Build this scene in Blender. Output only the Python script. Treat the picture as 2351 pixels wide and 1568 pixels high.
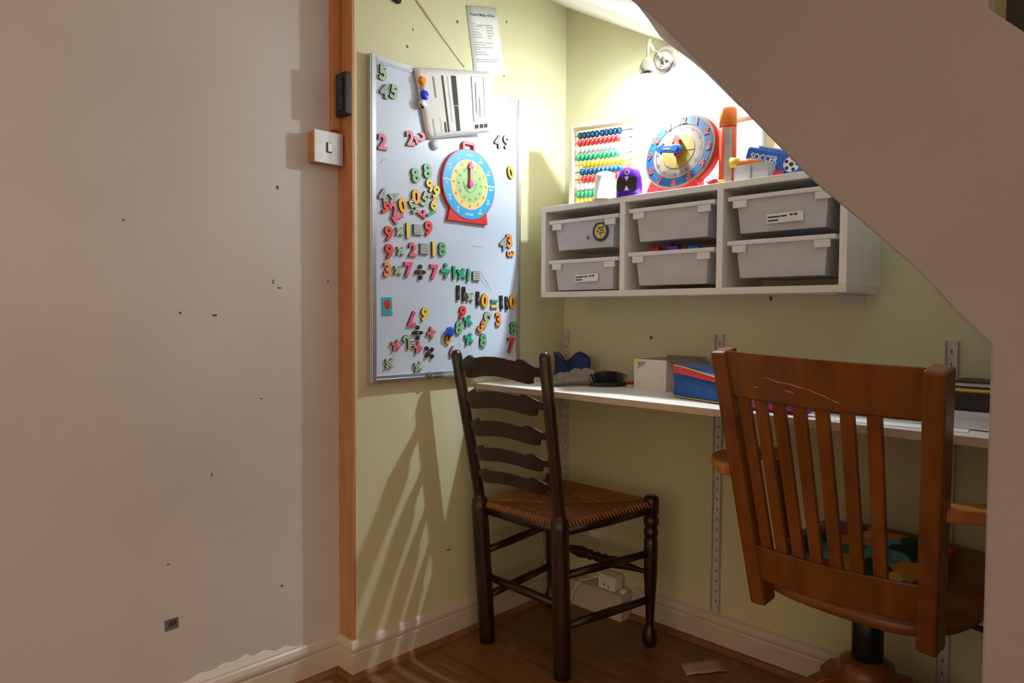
import bpy, bmesh, math, random
from mathutils import Matrix, Vector, Euler
random.seed(7)
for o in list(bpy.data.objects): bpy.data.objects.remove(o)
S = bpy.context.scene
C = S.collection
R = math.radians

# ------------------------------------------------------------------ camera
CW, CH, CF = 2351., 1568., 1605.4
yaw, pit, rol = R(-44.76), R(-2.213), R(.3146)
F = Vector((math.sin(yaw)*math.cos(pit), math.cos(yaw)*math.cos(pit), math.sin(pit)))
RX = Vector((math.cos(yaw), -math.sin(yaw), 0)); UP = RX.cross(F)
RX, UP = RX*math.cos(rol)+UP*math.sin(rol), UP*math.cos(rol)-RX*math.sin(rol)
CP = Vector((0, 0, 1.03))
cam = bpy.data.cameras.new('camera'); camo = bpy.data.objects.new('camera', cam); C.objects.link(camo)
cam.sensor_width = 36; cam.lens = CF/CW*36; cam.clip_start = .01
M = Matrix((RX, UP, -F)).transposed().to_4x4(); M.translation = CP
camo.matrix_world = M; S.camera = camo
def px(u, v, ax, val):                       # pixel -> the point where its ray meets a known plane
    d = F + RX*((u-CW/2)/CF) - UP*((v-CH/2)/CF)
    return CP + d*((val-CP[ax])/d[ax])

# ------------------------------------------------------------------ world, exposure
w = bpy.data.worlds.new('hall_ambience'); S.world = w; w.use_nodes = True
w.node_tree.nodes['Background'].inputs[0].default_value = (1, .71, .46, 1)
w.node_tree.nodes['Background'].inputs[1].default_value = 1.06
BULB = 5700.0
S.view_settings.view_transform = 'Standard'; S.view_settings.look = 'None'
S.view_settings.exposure = 0; S.view_settings.gamma = 1; S.view_settings.use_curve_mapping = False

# ------------------------------------------------------------------ materials
def srgb(r, g, b):
    f = lambda c: c/12.92 if c <= .04045 else ((c+.055)/1.055)**2.4
    return (f(r/255), f(g/255), f(b/255), 1)
def newmat(name):
    m = bpy.data.materials.new(name); m.use_nodes = True
    nt = m.node_tree; return m, nt, nt.nodes['Principled BSDF']
def N(nt, t, **k):
    n = nt.nodes.new(t)
    for a, b in k.items():
        if a.startswith('i_'): n.inputs[a[2:].replace('_', ' ')].default_value = b
        else: setattr(n, a, b)
    return n
def coords(nt, scale=(1, 1, 1), rot=(0, 0, 0)):
    tc = N(nt, 'ShaderNodeTexCoord'); mp = N(nt, 'ShaderNodeMapping')
    mp.inputs['Scale'].default_value = scale; mp.inputs['Rotation'].default_value = rot
    nt.links.new(tc.outputs['Object'], mp.inputs[0]); return mp.outputs[0]
def ramp(nt, fac, stops):
    r = N(nt, 'ShaderNodeValToRGB'); e = r.color_ramp.elements
    while len(e) < len(stops): e.new(.5)
    for i, (p, c) in enumerate(stops): e[i].position = p; e[i].color = c
    nt.links.new(fac, r.inputs[0]); return r.outputs[0]
def bump(nt, b, h, dist=.002, st=.4):
    n = N(nt, 'ShaderNodeBump'); n.inputs['Distance'].default_value = dist; n.inputs['Strength'].default_value = st
    nt.links.new(h, n.inputs['Height']); nt.links.new(n.outputs[0], b.inputs['Normal'])
def plain(name, c, rough=.5, metal=0, var=.08, sc=25, **k):
    m, nt, b = newmat(name)
    nz = N(nt, 'ShaderNodeTexNoise', i_Scale=sc, i_Detail=4.0); nt.links.new(coords(nt), nz.inputs['Vector'])
    d = tuple(x*(1-var) for x in c[:3])+(1,); l = tuple(min(1, x*(1+var)) for x in c[:3])+(1,)
    nt.links.new(ramp(nt, nz.outputs[0], [(.3, d), (.7, l)]), b.inputs['Base Color'])
    b.inputs['Roughness'].default_value = rough; b.inputs['Metallic'].default_value = metal
    for a, v in k.items(): b.inputs[a].default_value = v
    return m
def paint(name, c, rough=.6, specks=.0, speckcol=(.05, .04, .03, 1), var=.05):
    m, nt, b = newmat(name); co = coords(nt)
    nz = N(nt, 'ShaderNodeTexNoise', i_Scale=2.2, i_Detail=6.0); nt.links.new(co, nz.inputs['Vector'])
    d = tuple(x*(1-var) for x in c[:3])+(1,); l = tuple(min(1, x*(1+var)) for x in c[:3])+(1,)
    col = ramp(nt, nz.outputs[0], [(.35, d), (.65, l)])
    if specks:
        vo = N(nt, 'ShaderNodeTexVoronoi', i_Scale=6.5); nt.links.new(co, vo.inputs['Vector'])
        lt = N(nt, 'ShaderNodeMath', operation='LESS_THAN'); lt.inputs[1].default_value = specks
        nt.links.new(vo.outputs['Distance'], lt.inputs[0])
        mx = N(nt, 'ShaderNodeMix', data_type='RGBA'); nt.links.new(lt.outputs[0], mx.inputs[0])
        nt.links.new(col, mx.inputs[6]); mx.inputs[7].default_value = speckcol; col = mx.outputs[2]
    nt.links.new(col, b.inputs['Base Color']); b.inputs['Roughness'].default_value = rough
    n2 = N(nt, 'ShaderNodeTexNoise', i_Scale=120.0, i_Detail=3.0); nt.links.new(co, n2.inputs['Vector'])
    bump(nt, b, n2.outputs[0], .0012, .35); return m
def wood(name, c1, c2, scale=(3, 30, 30), rough=.4, rot=(0, 0, 0), worn=None, wornth=.68):
    m, nt, b = newmat(name); co = coords(nt, scale, rot)
    nz = N(nt, 'ShaderNodeTexNoise', i_Scale=1.0, i_Detail=8.0, i_Distortion=1.2); nt.links.new(co, nz.inputs['Vector'])
    col = ramp(nt, nz.outputs[0], [(.3, c1), (.7, c2)])
    if worn:
        n3 = N(nt, 'ShaderNodeTexNoise', i_Scale=9.0, i_Detail=8.0); nt.links.new(coords(nt), n3.inputs['Vector'])
        fa = ramp(nt, n3.outputs[0], [(wornth, (0, 0, 0, 1)), (wornth+.05, (1, 1, 1, 1))])
        mx = N(nt, 'ShaderNodeMix', data_type='RGBA'); nt.links.new(fa, mx.inputs[0]); nt.links.new(col, mx.inputs[6])
        mx.inputs[7].default_value = worn; col = mx.outputs[2]
    nt.links.new(col, b.inputs['Base Color']); b.inputs['Roughness'].default_value = rough
    bump(nt, b, nz.outputs[0], .001, .25); return m
def patt(name, kind, c1, c2, sc):
    m, nt, b = newmat(name)
    if kind == 'check':
        t = N(nt, 'ShaderNodeTexChecker', i_Scale=sc); t.inputs[1].default_value = c1; t.inputs[2].default_value = c2
        nt.links.new(coords(nt, rot=(0, 0, R(45))), t.inputs[0]); nt.links.new(t.outputs[0], b.inputs['Base Color'])
    elif kind == 'dots':
        t = N(nt, 'ShaderNodeTexVoronoi', i_Scale=sc, i_Randomness=.35); nt.links.new(coords(nt), t.inputs['Vector'])
        nt.links.new(ramp(nt, t.outputs['Distance'], [(.30, c2), (.36, c1)]), b.inputs['Base Color'])
    else:
        t = N(nt, 'ShaderNodeTexWave', i_Scale=sc); t.bands_direction = 'DIAGONAL'; nt.links.new(coords(nt), t.inputs['Vector'])
        nt.links.new(ramp(nt, t.outputs['Fac'], [(.45, c1), (.55, c2)]), b.inputs['Base Color'])
    b.inputs['Roughness'].default_value = .45; return m
m_hall = paint('cream_hall_paint', srgb(208, 204, 206), .5, 0)
m_stair = paint('beige_stair_paint', srgb(170, 160, 164), .7, .015)
m_yel = paint('pale_yellow_paint', srgb(213, 211, 174), .55, 0)
m_white_ceil = paint('white_ceiling_paint', srgb(238, 238, 235), .7)
m_pine = wood('orange_pine', srgb(186, 128, 84), srgb(206, 146, 98), (20, 20, 3), .45)
m_base = paint('cream_gloss_skirting', srgb(208, 196, 184), .22, .012)
m_bead = wood('brown_beading', srgb(120, 80, 50), srgb(150, 105, 72), (8, 8, 8), .35)
m_floor = [wood('oak_laminate_%d' % i, a, b_, (2.5, 30, 30), .38, worn=srgb(150, 108, 70), wornth=.66) for i, (a, b_) in enumerate(
    [(srgb(112, 76, 42), srgb(142, 98, 55)), (srgb(98, 65, 37), srgb(132, 90, 50)), (srgb(120, 82, 47), srgb(148, 103, 60))])]
m_gap = plain('floor_gap', srgb(38, 26, 18), .8)
m_dark = wood('dark_stained_wood', srgb(28, 18, 13), srgb(60, 33, 22), (12, 12, 4), .28)
m_rush = plain('woven_rush', srgb(150, 96, 48), .6, 0, .35, 60)
m_oak = wood('orange_oak', srgb(108, 60, 18), srgb(140, 82, 28), (14, 14, 3), .32, worn=srgb(200, 130, 90), wornth=.73)
m_oaktop = wood('worn_oak', srgb(176, 108, 54), srgb(206, 138, 78), (4, 20, 20), .35)
m_wht = plain('white_melamine', srgb(240, 237, 234), .4, 0, .03)
m_wht2 = paint('white_worn_paint', srgb(228, 222, 214), .45, .02)
m_metal_w = plain('white_metal', srgb(205, 200, 196), .4, 0, .05)
m_alu = plain('brushed_aluminium', srgb(200, 203, 212), .3, .85, .04)
m_board = plain('whiteboard_enamel', srgb(200, 214, 236), .18, 0, .02, 6)
m_chrome = plain('chrome', srgb(225, 228, 232), .07, 1, 0)
m_steel = plain('satin_steel', srgb(216, 214, 214), .28, .6, .04)
m_black = plain('black_plastic', srgb(28, 28, 30), .4)
m_grey = plain('grey_metal', srgb(120, 118, 118), .5, .3)
m_paper = plain('white_paper', srgb(236, 236, 238), .7, 0, .02)
m_ink = plain('black_ink', srgb(58, 58, 64), .7)
m_inkl = plain('grey_ink', srgb(150, 150, 158), .7)
m_inkb = plain('blue_ink', srgb(30, 100, 140), .7)
m_foam = plain('dark_foam', srgb(46, 44, 46), .8)
m_red = plain('red_plastic', srgb(214, 44, 50), .4, 0, .04)
m_blue = plain('blue_print', srgb(2, 78, 126), .45, 0, .03)
m_sky = plain('sky_blue_print', srgb(20, 165, 228), .45, 0, .03)
m_cream = plain('cream_board', srgb(140, 122, 104), .75, 0, .03)
m_mustard = plain('mustard_print', srgb(146, 120, 20), .75, 0, .04)
m_butter = plain('butter_print', srgb(246, 204, 120), .5, 0, .04)
m_sage = plain('sage_print', srgb(168, 206, 140), .5, 0, .05)
m_pink = plain('pink_plastic', srgb(222, 70, 170), .35, 0, .04)
m_hblue = plain('blue_plastic', srgb(10, 90, 190), .35, 0, .04)
m_purple = plain('purple_plastic', srgb(98, 36, 200), .25, 0, .06)
m_orange = plain('orange_plastic', srgb(240, 130, 40), .4, 0, .05)
m_yellow = plain('yellow_plastic', srgb(240, 200, 50), .4, 0, .05)
m_green = plain('green_plastic', srgb(40, 160, 110), .4, 0, .05)
m_navy = plain('navy_print', srgb(28, 56, 110), .5, 0, .05)
m_fab = plain('blue_nylon', srgb(22, 82, 150), .7, 0, .25, 40)
m_fabd = plain('dark_blue_nylon', srgb(20, 44, 120), .6, 0, .25, 40)
m_magenta = plain('magenta_card', srgb(150, 30, 100), .5)
m_card = plain('grey_card', srgb(150, 130, 112), .8, 0, .1)
m_caset = plain('blue_tin', srgb(16, 92, 190), .3, 0, .05)
m_gem = {k: plain(k+'_gem', c, .08, 0, .25, 60, **{'Coat Weight': .6}) for k, c in dict(orange=srgb(235, 140, 10), blue=srgb(36, 40, 220), clear=srgb(190, 196, 210), sapphire=srgb(10, 80, 210)).items()}
def translucent(name, c, a=.3, rough=.5):
    m, nt, b = newmat(name); b.inputs['Base Color'].default_value = c; b.inputs['Roughness'].default_value = rough
    nz = N(nt, 'ShaderNodeTexNoise', i_Scale=14.0, i_Detail=4.0); nt.links.new(coords(nt), nz.inputs['Vector'])
    d = tuple(x*.9 for x in c[:3])+(1,); nt.links.new(ramp(nt, nz.outputs[0], [(.3, d), (.7, c)]), b.inputs['Base Color'])
    tr = N(nt, 'ShaderNodeBsdfTransparent'); mx = N(nt, 'ShaderNodeMixShader'); mx.inputs[0].default_value = a
    out = nt.nodes['Material Output']; nt.links.new(b.outputs[0], mx.inputs[1]); nt.links.new(tr.outputs[0], mx.inputs[2])
    nt.links.new(mx.outputs[0], out.inputs[0]); return m
m_tray = translucent('milky_tray_plastic', srgb(232, 232, 238), .34)
m_rim = translucent('milky_rim_plastic', srgb(242, 240, 242), .05)
m_clear = translucent('clear_plastic', srgb(225, 225, 228), .4, .15)
m_bag = translucent('grey_polythene', srgb(190, 182, 168), .35, .2)
m_cup = translucent('frosted_cup', srgb(235, 238, 240), .12, .3)
m_glass = translucent('frosted_glass', srgb(250, 250, 250), .52, .3)
m_glow, _nt, _b = newmat('lit_bulb')
_e = N(_nt, 'ShaderNodeEmission'); _e.inputs[0].default_value = (.84, .95, 1, 1); _e.inputs[1].default_value = BULB
_nt.links.new(_e.outputs[0], _nt.nodes['Material Output'].inputs[0])

# ------------------------------------------------------------------ mesh helpers
WM = {}
def wm(o): return WM.get(o.name, Matrix.Identity(4))
def perp(d):
    d = d.normalized(); a = Vector((0, 0, 1)) if abs(d.z) < .9 else Vector((1, 0, 0))
    x = d.cross(a).normalized(); return x, d.cross(x)
class MB:
    def __init__(s): s.v = []; s.f = []; s.m = []; s.s = []
    def add(s, vs, fs, mat=0, sm=False):
        k = len(s.v); s.v += [Vector(v) for v in vs]
        for f in fs: s.f.append([i+k for i in f]); s.m.append(mat); s.s.append(sm)
        return s
    def box(s, lo, hi, mat=0, mx=None):
        x0, y0, z0 = lo; x1, y1, z1 = hi
        vs = [Vector(p) for p in ((x0,y0,z0),(x1,y0,z0),(x1,y1,z0),(x0,y1,z0),(x0,y0,z1),(x1,y0,z1),(x1,y1,z1),(x0,y1,z1))]
        if mx: vs = [mx @ v for v in vs]
        return s.add(vs, [(0,3,2,1),(4,5,6,7),(0,1,5,4),(1,2,6,5),(2,3,7,6),(3,0,4,7)], mat)
    def bar(s, a, b, w, h, side=None, mat=0):
        a, b = Vector(a), Vector(b); d = (b-a).normalized()
        x = (Vector(side)-d*d.dot(Vector(side))).normalized() if side else perp(d)[0]
        y = d.cross(x); vs = []
        for p in (a, b):
            for i, j in ((-1,-1),(1,-1),(1,1),(-1,1)): vs.append(p+x*(i*w/2)+y*(j*h/2))
        return s.add(vs, [(0,1,2,3),(7,6,5,4),(0,4,5,1),(1,5,6,2),(2,6,7,3),(3,7,4,0)], mat)
    def lathe(s, prof, o=(0,0,0), ax=(0,0,1), n=20, mat=0, cap=True, sm=True):
        o = Vector(o); ax = Vector(ax).normalized(); x, y = perp(ax); vs = []; fs = []
        for r, h in prof:
            for i in range(n):
                t = 2*math.pi*i/n; vs.append(o+ax*h+(x*math.cos(t)+y*math.sin(t))*r)
        for k in range(len(prof)-1):
            for i in range(n): fs.append((k*n+i, k*n+(i+1) % n, (k+1)*n+(i+1) % n, (k+1)*n+i))
        s.add(vs, fs, mat, sm)
        if cap:
            k = len(s.v)-len(vs)
            s.f.append([k+i for i in range(n)][::-1]); s.m.append(mat); s.s.append(False)
            s.f.append([k+(len(prof)-1)*n+i for i in range(n)]); s.m.append(mat); s.s.append(False)
        return s
    def cyl(s, a, b, r0, r1=None, n=14, mat=0):
        a, b = Vector(a), Vector(b); return s.lathe([(r0, 0), (r1 if r1 is not None else r0, (b-a).length)], a, b-a, n, mat)
    def tube(s, pts, r, n=8, mat=0):
        pts = [Vector(p) for p in pts]; vs = []; fs = []; x = None
        for i, p in enumerate(pts):
            d = (pts[min(i+1, len(pts)-1)]-pts[max(i-1, 0)]).normalized()
            x = perp(d)[0] if x is None else (x-d*d.dot(x)).normalized()
            y = d.cross(x); rr = r[i] if isinstance(r, (list, tuple)) else r
            for j in range(n):
                t = 2*math.pi*j/n; vs.append(p+(x*math.cos(t)+y*math.sin(t))*rr)
        for k in range(len(pts)-1):
            for j in range(n): fs.append((k*n+j, k*n+(j+1) % n, (k+1)*n+(j+1) % n, (k+1)*n+j))
        s.add(vs, fs, mat, True); k = len(s.v)-len(vs); e = k+(len(pts)-1)*n
        s.f += [[k+i for i in range(n)][::-1], [e+i for i in range(n)]]; s.m += [mat]*2; s.s += [False]*2
        return s
    def sphere(s, c, r, sc=(1,1,1), n=12, mat=0):
        c = Vector(c); vs = []; fs = []; h = n//2
        for i in range(1, h):
            a = math.pi*i/h
            for j in range(n):
                t = 2*math.pi*j/n; vs.append(c+Vector((math.sin(a)*math.cos(t)*sc[0], math.sin(a)*math.sin(t)*sc[1], math.cos(a)*sc[2]))*r)
        for i in range(h-2):
            for j in range(n): fs.append((i*n+j, (i+1)*n+j, (i+1)*n+(j+1) % n, i*n+(j+1) % n))
        t = len(vs); vs += [c+Vector((0,0,sc[2]*r)), c-Vector((0,0,sc[2]*r))]
        for j in range(n): fs.append((t, j, (j+1) % n)); fs.append((t+1, (h-2)*n+(j+1) % n, (h-2)*n+j))
        return s.add(vs, fs, mat, True)
    def prism(s, poly, fn, t0, t1, mat=0, side=None):
        n = len(poly); vs = [fn(a, b, t0) for a, b in poly]+[fn(a, b, t1) for a, b in poly]
        s.add(vs, [list(range(n))[::-1], list(range(n, 2*n))], mat)
        k = len(s.v)-2*n
        for i in range(n): s.f.append([k+i, k+(i+1) % n, k+n+(i+1) % n, k+n+i]); s.m.append(mat if side is None else side); s.s.append(False)
        return s
    def build(s, name, mats, parent=None, world=True, loc=None, bev=0, mx=None, tri=False):
        if not isinstance(mats, (list, tuple)): mats = [mats]
        me = bpy.data.meshes.new(name); vs = s.v
        if parent is not None and world: inv = wm(parent).inverted(); vs = [inv @ v for v in vs]
        elif mx is not None and world: inv = mx.inverted(); vs = [inv @ v for v in vs]
        elif loc is not None and world: l = Vector(loc); vs = [v-l for v in vs]
        me.from_pydata([tuple(v) for v in vs], [], s.f)
        for m in mats: me.materials.append(m)
        for p, mi, sm in zip(me.polygons, s.m, s.s): p.material_index = mi; p.use_smooth = sm
        bm = bmesh.new(); bm.from_mesh(me); bmesh.ops.recalc_face_normals(bm, faces=bm.faces); bm.to_mesh(me); bm.free()
        o = bpy.data.objects.new(name, me); C.objects.link(o)
        if parent is not None: o.parent = parent; WM[o.name] = wm(parent)
        elif mx is not None: o.matrix_world = mx; WM[o.name] = mx
        elif loc is not None: o.location = loc; WM[o.name] = Matrix.Translation(loc)
        if bev:
            b = o.modifiers.new('bevel', 'BEVEL'); b.width = bev; b.segments = 2; b.limit_method = 'ANGLE'; b.angle_limit = R(40)
        return o
def tag(o, label, cat, group=None):
    o['label'] = label; o['category'] = cat
    if group: o['group'] = group
    return o
def thing(name, label, cat, loc=(0,0,0), rz=0, group=None, mx=None):
    o = bpy.data.objects.new(name, None); C.objects.link(o); o.empty_display_size = .05
    m = mx if mx is not None else Matrix.Translation(loc) @ Matrix.Rotation(rz, 4, 'Z')
    o.matrix_world = m; WM[o.name] = m
    return tag(o, label, cat, group)
def struct(o): o['kind'] = 'structure'; return o
XZ = lambda a, b, t: Vector((a, t, b))
YZ = lambda a, b, t: Vector((t, a, b))
XY = lambda a, b, t: Vector((a, b, t))
def wallmx(p, ang=0, wall='left'):
    # local X = to the right on the wall, Y = up, Z = out of the wall
    b = Matrix(((0,0,1),(1,0,0),(0,1,0))) if wall == 'left' else Matrix(((1,0,0),(0,0,-1),(0,1,0)))
    m = b.to_4x4() @ Matrix.Rotation(R(ang), 4, 'Z'); m.translation = Vector(p); return m
_tc = {}
def glyphs(body, size=1.0, off=0.0):
    """text outline as (verts2d, faces), centred on its bounding box"""
    k = (body, off)
    if k not in _tc:
        cu = bpy.data.curves.new('t', 'FONT'); cu.body = body; cu.size = 1; cu.offset = off; cu.resolution_u = 3
        o = bpy.data.objects.new('t', cu); C.objects.link(o); dg = bpy.context.evaluated_depsgraph_get(); dg.update()
        me = bpy.data.meshes.new_from_object(o.evaluated_get(dg)); bm = bmesh.new(); bm.from_mesh(me)
        bmesh.ops.remove_doubles(bm, verts=bm.verts, dist=1e-4)
        bm.verts.index_update()
        vs = [v.co.copy() for v in bm.verts]; fs = [[v.index for v in f.verts] for f in bm.faces]; 
        bd = [(e.verts[0].index, e.verts[1].index) for e in bm.edges if len(e.link_faces) == 1]
        bm.free(); bpy.data.meshes.remove(me); bpy.data.objects.remove(o); bpy.data.curves.remove(cu)
        xs = [v.x for v in vs]; ys = [v.y for v in vs]
        c = Vector(((min(xs)+max(xs))/2, (min(ys)+max(ys))/2, 0)); h = max(ys)-min(ys); wd = max(xs)-min(xs)
        _tc[k] = ([v-c for v in vs], fs, bd, h, wd)
    return _tc[k]
def add_text(mb, body, h, fn, z0, z1=None, off=0.0, mat=0, side=None, width=None, byname=None):
    """flat (z1 None) or solid letters, height h of the outline; fn(x,y,z)->point"""
    vs, fs, bd, gh, gw = glyphs(body, 1, off)
    sc = h/gh if byname is None else h/glyphs(byname, 1, off)[3]
    sx = sc if width is None else width/gw
    A = [fn(v.x*sx, v.y*sc, z1 if z1 is not None else z0) for v in vs]
    mb.add(A, fs, mat)
    if z1 is not None:
        Bv = [fn(v.x*sx, v.y*sc, z0) for v in vs]; n = len(vs)
        mb.add(A+Bv, [f[::-1] for f in [[i+n for i in f] for f in fs]]+[(a, b, b+n, a+n) for a, b in bd], side if side is not None else mat)
ID = lambda x, y, z: Vector((x, y, z))

# ================================================================== THE SETTING
XL, YB, XH, YJ = -1.682, 1.968, -1.756, 1.075
struct(MB().box((-3.2, -3.0, -.06), (2.6, 2.1, -.012)).build('floor', m_gap))
fl = bpy.data.objects['floor']; WM['floor'] = Matrix.Identity(4)
k = 0; y = -.93
while y < YB-.01:
    x = XH if y < YJ else XL; first = True
    while x < 1.2:
        L = random.uniform(.45, 1.2) if first else 1.22
        x1 = min(x+L, 1.2); first = False
        if x1-x > .04:
            o = MB().box((x+.0012, y+.0012, -.012), (x1-.0012, min(y+.126, YB)-.0012, 0)).build('plank', m_floor[(k*7+int(x*9)) % 3], fl)
            k += 1
        x = x1
    y += .126
struct(MB().box((XH-.12, -3.0, 0), (XH, YJ, 2.6)).build('wall_left', m_hall)); wl = bpy.data.objects['wall_left']
struct(MB().box((XH-.12, YJ, 0), (XL, YB+.12, 2.6)).build('wall_inner', m_yel))
struct(MB().box((XL, YB, 0), (1.4, YB+.12, 2.6)).build('wall_back', m_yel))
# stair side wall with the sloping opening
E_ = [px(u, v, 1, YJ) for u, v in [(2275,792),(2200,722),(2110,624),(1995,524),(1880,428),(1840,390),(1720,267),(1640,181),(1563,102),(1500,39),(1448,0)]]
edge = [(p.x, p.z) for p in E_]
poly = [(1.0, 0), (1.0, .16), (-.211, 1.426), (-.211, 2.6), (XL, 2.6), (XL, 2.16), (-1.2, 1.93), (-.93, 1.765)]+edge[::-1]+[(-.193, 0)]
struct(MB().prism(poly, XZ, YJ, YJ+.045).build('wall_front', m_stair, bev=.003))
# dark balustrade above the string, added to stand for the unlit stairwell
bp = [(-.2, 1.38), (-.2, 2.6), (1.05, 1.3), (1.05, .05)]
tag(MB().prism(bp, XZ, YJ+.05, YJ+.08).build('stairwell_shade', plain('stairwell_shade_brown', srgb(34, 22, 18), .5), loc=None), 'added dark sheet standing for stairwell shade above the stair side at top right', 'shade_panel')
# lip board behind the edge; its pale blue paints in lamplight
lo = [px(u, v, 1, YJ+.05) for u, v in [(1700,245),(1620,166),(1589,140),(1564,121),(1539,103),(1518,85),(1491,45),(1467,14),(1455,-12)]]
lp = [(p.x, p.z) for p in lo]; lp = lp+[(p[0]+.05, p[1]+.06) for p in lp[::-1]]
struct(MB().prism(lp, XZ, YJ+.045, YJ+.075).build('trim_2', plain('lip_lamplight_blue', srgb(235, 240, 255), .6)))
# soffit under the stairs
sp = [(XL, 2.142), (-1.29, 1.925), (-.93, 1.74), (-.80, 1.665), (edge[-3][0]+.03, edge[-3][1]+.05), (edge[0][0]+.03, edge[0][1]+.05), (.85, 0)]
mb = MB()
for i in range(len(sp)-1):
    (a, b), (c, d) = sp[i], sp[i+1]; n = Vector((-(d-b), c-a)).normalized()*.02
    mb.prism([(a, b), (c, d), (c+n.x, d+n.y), (a+n.x, b+n.y)], XZ, YJ+.0452, YB)
struct(mb.build('ceiling_alcove', m_white_ceil))
struct(MB().box((XH-.12, -3.0, 2.6), (2.6, YB+.12, 2.68)).build('ceiling', m_white_ceil))
# jamb lining and cable trunking
struct(MB().box((XH+.0005, YJ-.008, 0), (XL, YJ-.0002, 2.6)).build('trim_1', m_pine, bev=.0015))
tr = tag(MB().box((XH, YJ-.034, 1.54), (XH+.02, YJ-.009, 2.595)).box((XH+.02, YJ-.028, 1.545), (XH+.0225, YJ-.015, 2.59)).build('cable_trunking', m_pine, loc=None, bev=.0015),
         'narrow vertical cable trunking above the light switch', 'cable trunking')
# skirting boards
prof = [(0,0), (.013,0), (.013,.07), (.010,.076), (.0145,.082), (.0145,.09), (.009,.101), (.004,.106), (0,.106)]
bead = [(.013,0), (.027,0), (.026,.008), (.021,.014), (.013,.017)]
def skirt(name, fn, t0, t1):
    o = struct(MB().prism(prof, fn, t0, t1).build(name, m_base)); MB().prism(bead, fn, t0, t1).build('beading', m_bead, o)
JF = YJ-.008                                  # mitred round the outer corner of the jamb
skirt('baseboard_left', lambda a, b, t: Vector((XH+a, -3 if t == 0 else JF-a, b)), 0, 1)
skirt('baseboard_return', lambda a, b, t: Vector((XH+a if t == 0 else XL+a, JF-a, b)), 0, 1)
skirt('baseboard_inner', lambda a, b, t: Vector((XL+a, JF-a if t == 0 else 1.894, b)), 0, 1)
skirt('baseboard_back', lambda a, b, t: Vector((t, YB-a, b)), -1.358, .8)
# boxed-in corner of the skirting
bx = struct(MB().box((XL, 1.897, 0), (-1.36, YB, .088)).box((XL, 1.893, .074), (-1.357, YB, .082)).build('trim_3', m_base, bev=.002))
# white filler patch over hall skirting
fp = [(y_, .106+.002) for y_ in (.55, .95)]
top = [(.93,.109),(.90,.122),(.87,.118),(.84,.131),(.81,.126),(.79,.138),(.76,.128),(.73,.135),(.70,.126),(.67,.131),(.64,.122),(.60,.124),(.57,.115),(.52,.112)]
MB().prism(fp+top, YZ, XH, XH+.0012).build('filler_patch', plain('white_filler', srgb(252, 253, 255), .6, 0, .02), wl)
m_chip = plain('chipped_paint', srgb(96, 88, 84), .8)
for u, v, a, b in [(637,430,3,4),(627,647,1.5,5),(641,661,5,1.5),(753,646,2,2),(414,718,3,2),(493,724,5,2.5),(283,505,2,2),(600,915,2,2),(486,1090,1.5,4),(386,1296,3,1.5),(647,1345,3,2)]:
    p = px(u, v, 0, XH); k = (p-CP).dot(F)/CF; MB().box((XH, p.y-a*k, p.z-b*k), (XH+.0005, p.y+a*k, p.z+b*k)).build('paint_chip', m_chip, wl)
for u, v, a, b in [(935,107,3,3),(1050,50,3,3),(1157,175,2,2),(1030,1262,6,1.5),(948,68,2,2),(1163,50,2,3)]:
    p = px(u, v, 0, XL); k = (p-CP).dot(F)/CF; MB().box((XL, p.y-a*k, p.z-b*k), (XL+.0005, p.y+a*k, p.z+b*k)).build('paint_chip', m_chip, bpy.data.objects['wall_inner'])
for u, v, a, b in [(1495,775,3,4),(1770,685,3,5)]:
    p = px(u, v, 1, YB); k = (p-CP).dot(F)/CF; MB().box((p.x-a*k, YB-.0005, p.z-b*k), (p.x+a*k, YB, p.z+b*k)).build('paint_chip', m_chip, bpy.data.objects['wall_back'])
# ================================================================== LAMP
Rz = px(1528, 138, 1, YB)
Bc = px(1486, 180, 1, 1.80); Bc = Vector((Bc.x, 1.80, Bc.z)); zc = Bc.z
la = thing('wall_light', 'chrome gooseneck wall light with glowing glass shade above the shelf', 'wall light', (Rz.x, YB, Rz.z))
MB().lathe([(.047,0),(.047,.003),(.044,.006),(.033,.007)], Rz, (0,-1,0), 32).build('backplate', m_chrome, la)
MB().lathe([(.031,.006),(.030,.014),(.024,.024),(.012,.030),(.002,.031)], Rz, (0,-1,0), 28).build('rose', m_chrome, la)
ap = px(1489, 96, 1, 1.835)
pts = [Rz+Vector((0,-.03,0)), Vector((Rz.x+.006, 1.915, Rz.z+.012)), Vector((ap.x-.002, 1.865, ap.z-.012)), Vector((ap.x, 1.84, ap.z)), Vector((Bc.x-.002, 1.815, ap.z-.006)), Vector((Bc.x, 1.803, ap.z-.03)), Vector((Bc.x, 1.80, zc+.055))]
def catmull(p, n=6):
    out = []; q = [p[0]]+p+[p[-1]]
    for i in range(1, len(q)-2):
        for k in range(n):
            t = k/n; a, b, c, d = q[i-1], q[i], q[i+1], q[i+2]
            out.append(.5*((2*b)+(c-a)*t+(2*a-5*b+4*c-d)*t*t+(3*b-a-3*c+d)*t**3))
    return out+[p[-1]]
MB().tube(catmull(pts), .0045, 10).build('arm', m_chrome, la)
MB().lathe([(.006,.062),(.012,.056),(.020,.044),(.0255,.026),(.0275,.006),(.0265,.006),(.0242,.026),(.018,.042),(.004,.054)], Bc, (0,0,1), 28, cap=False).build('shade_holder', m_chrome, la)
MB().lathe([(.0270,.008),(.0285,-.004),(.033,-.020),(.039,-.044),(.045,-.057),(.0435,-.057),(.0375,-.043),(.0315,-.020),(.027,-.004),(.0262,.008)], Bc, (0,0,1), 32, cap=False).build('glass_shade', m_glass, la)
bulb = MB().sphere(Bc, .015, (1,1,1.15), 20).build('bulb', m_glow, la)
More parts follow.
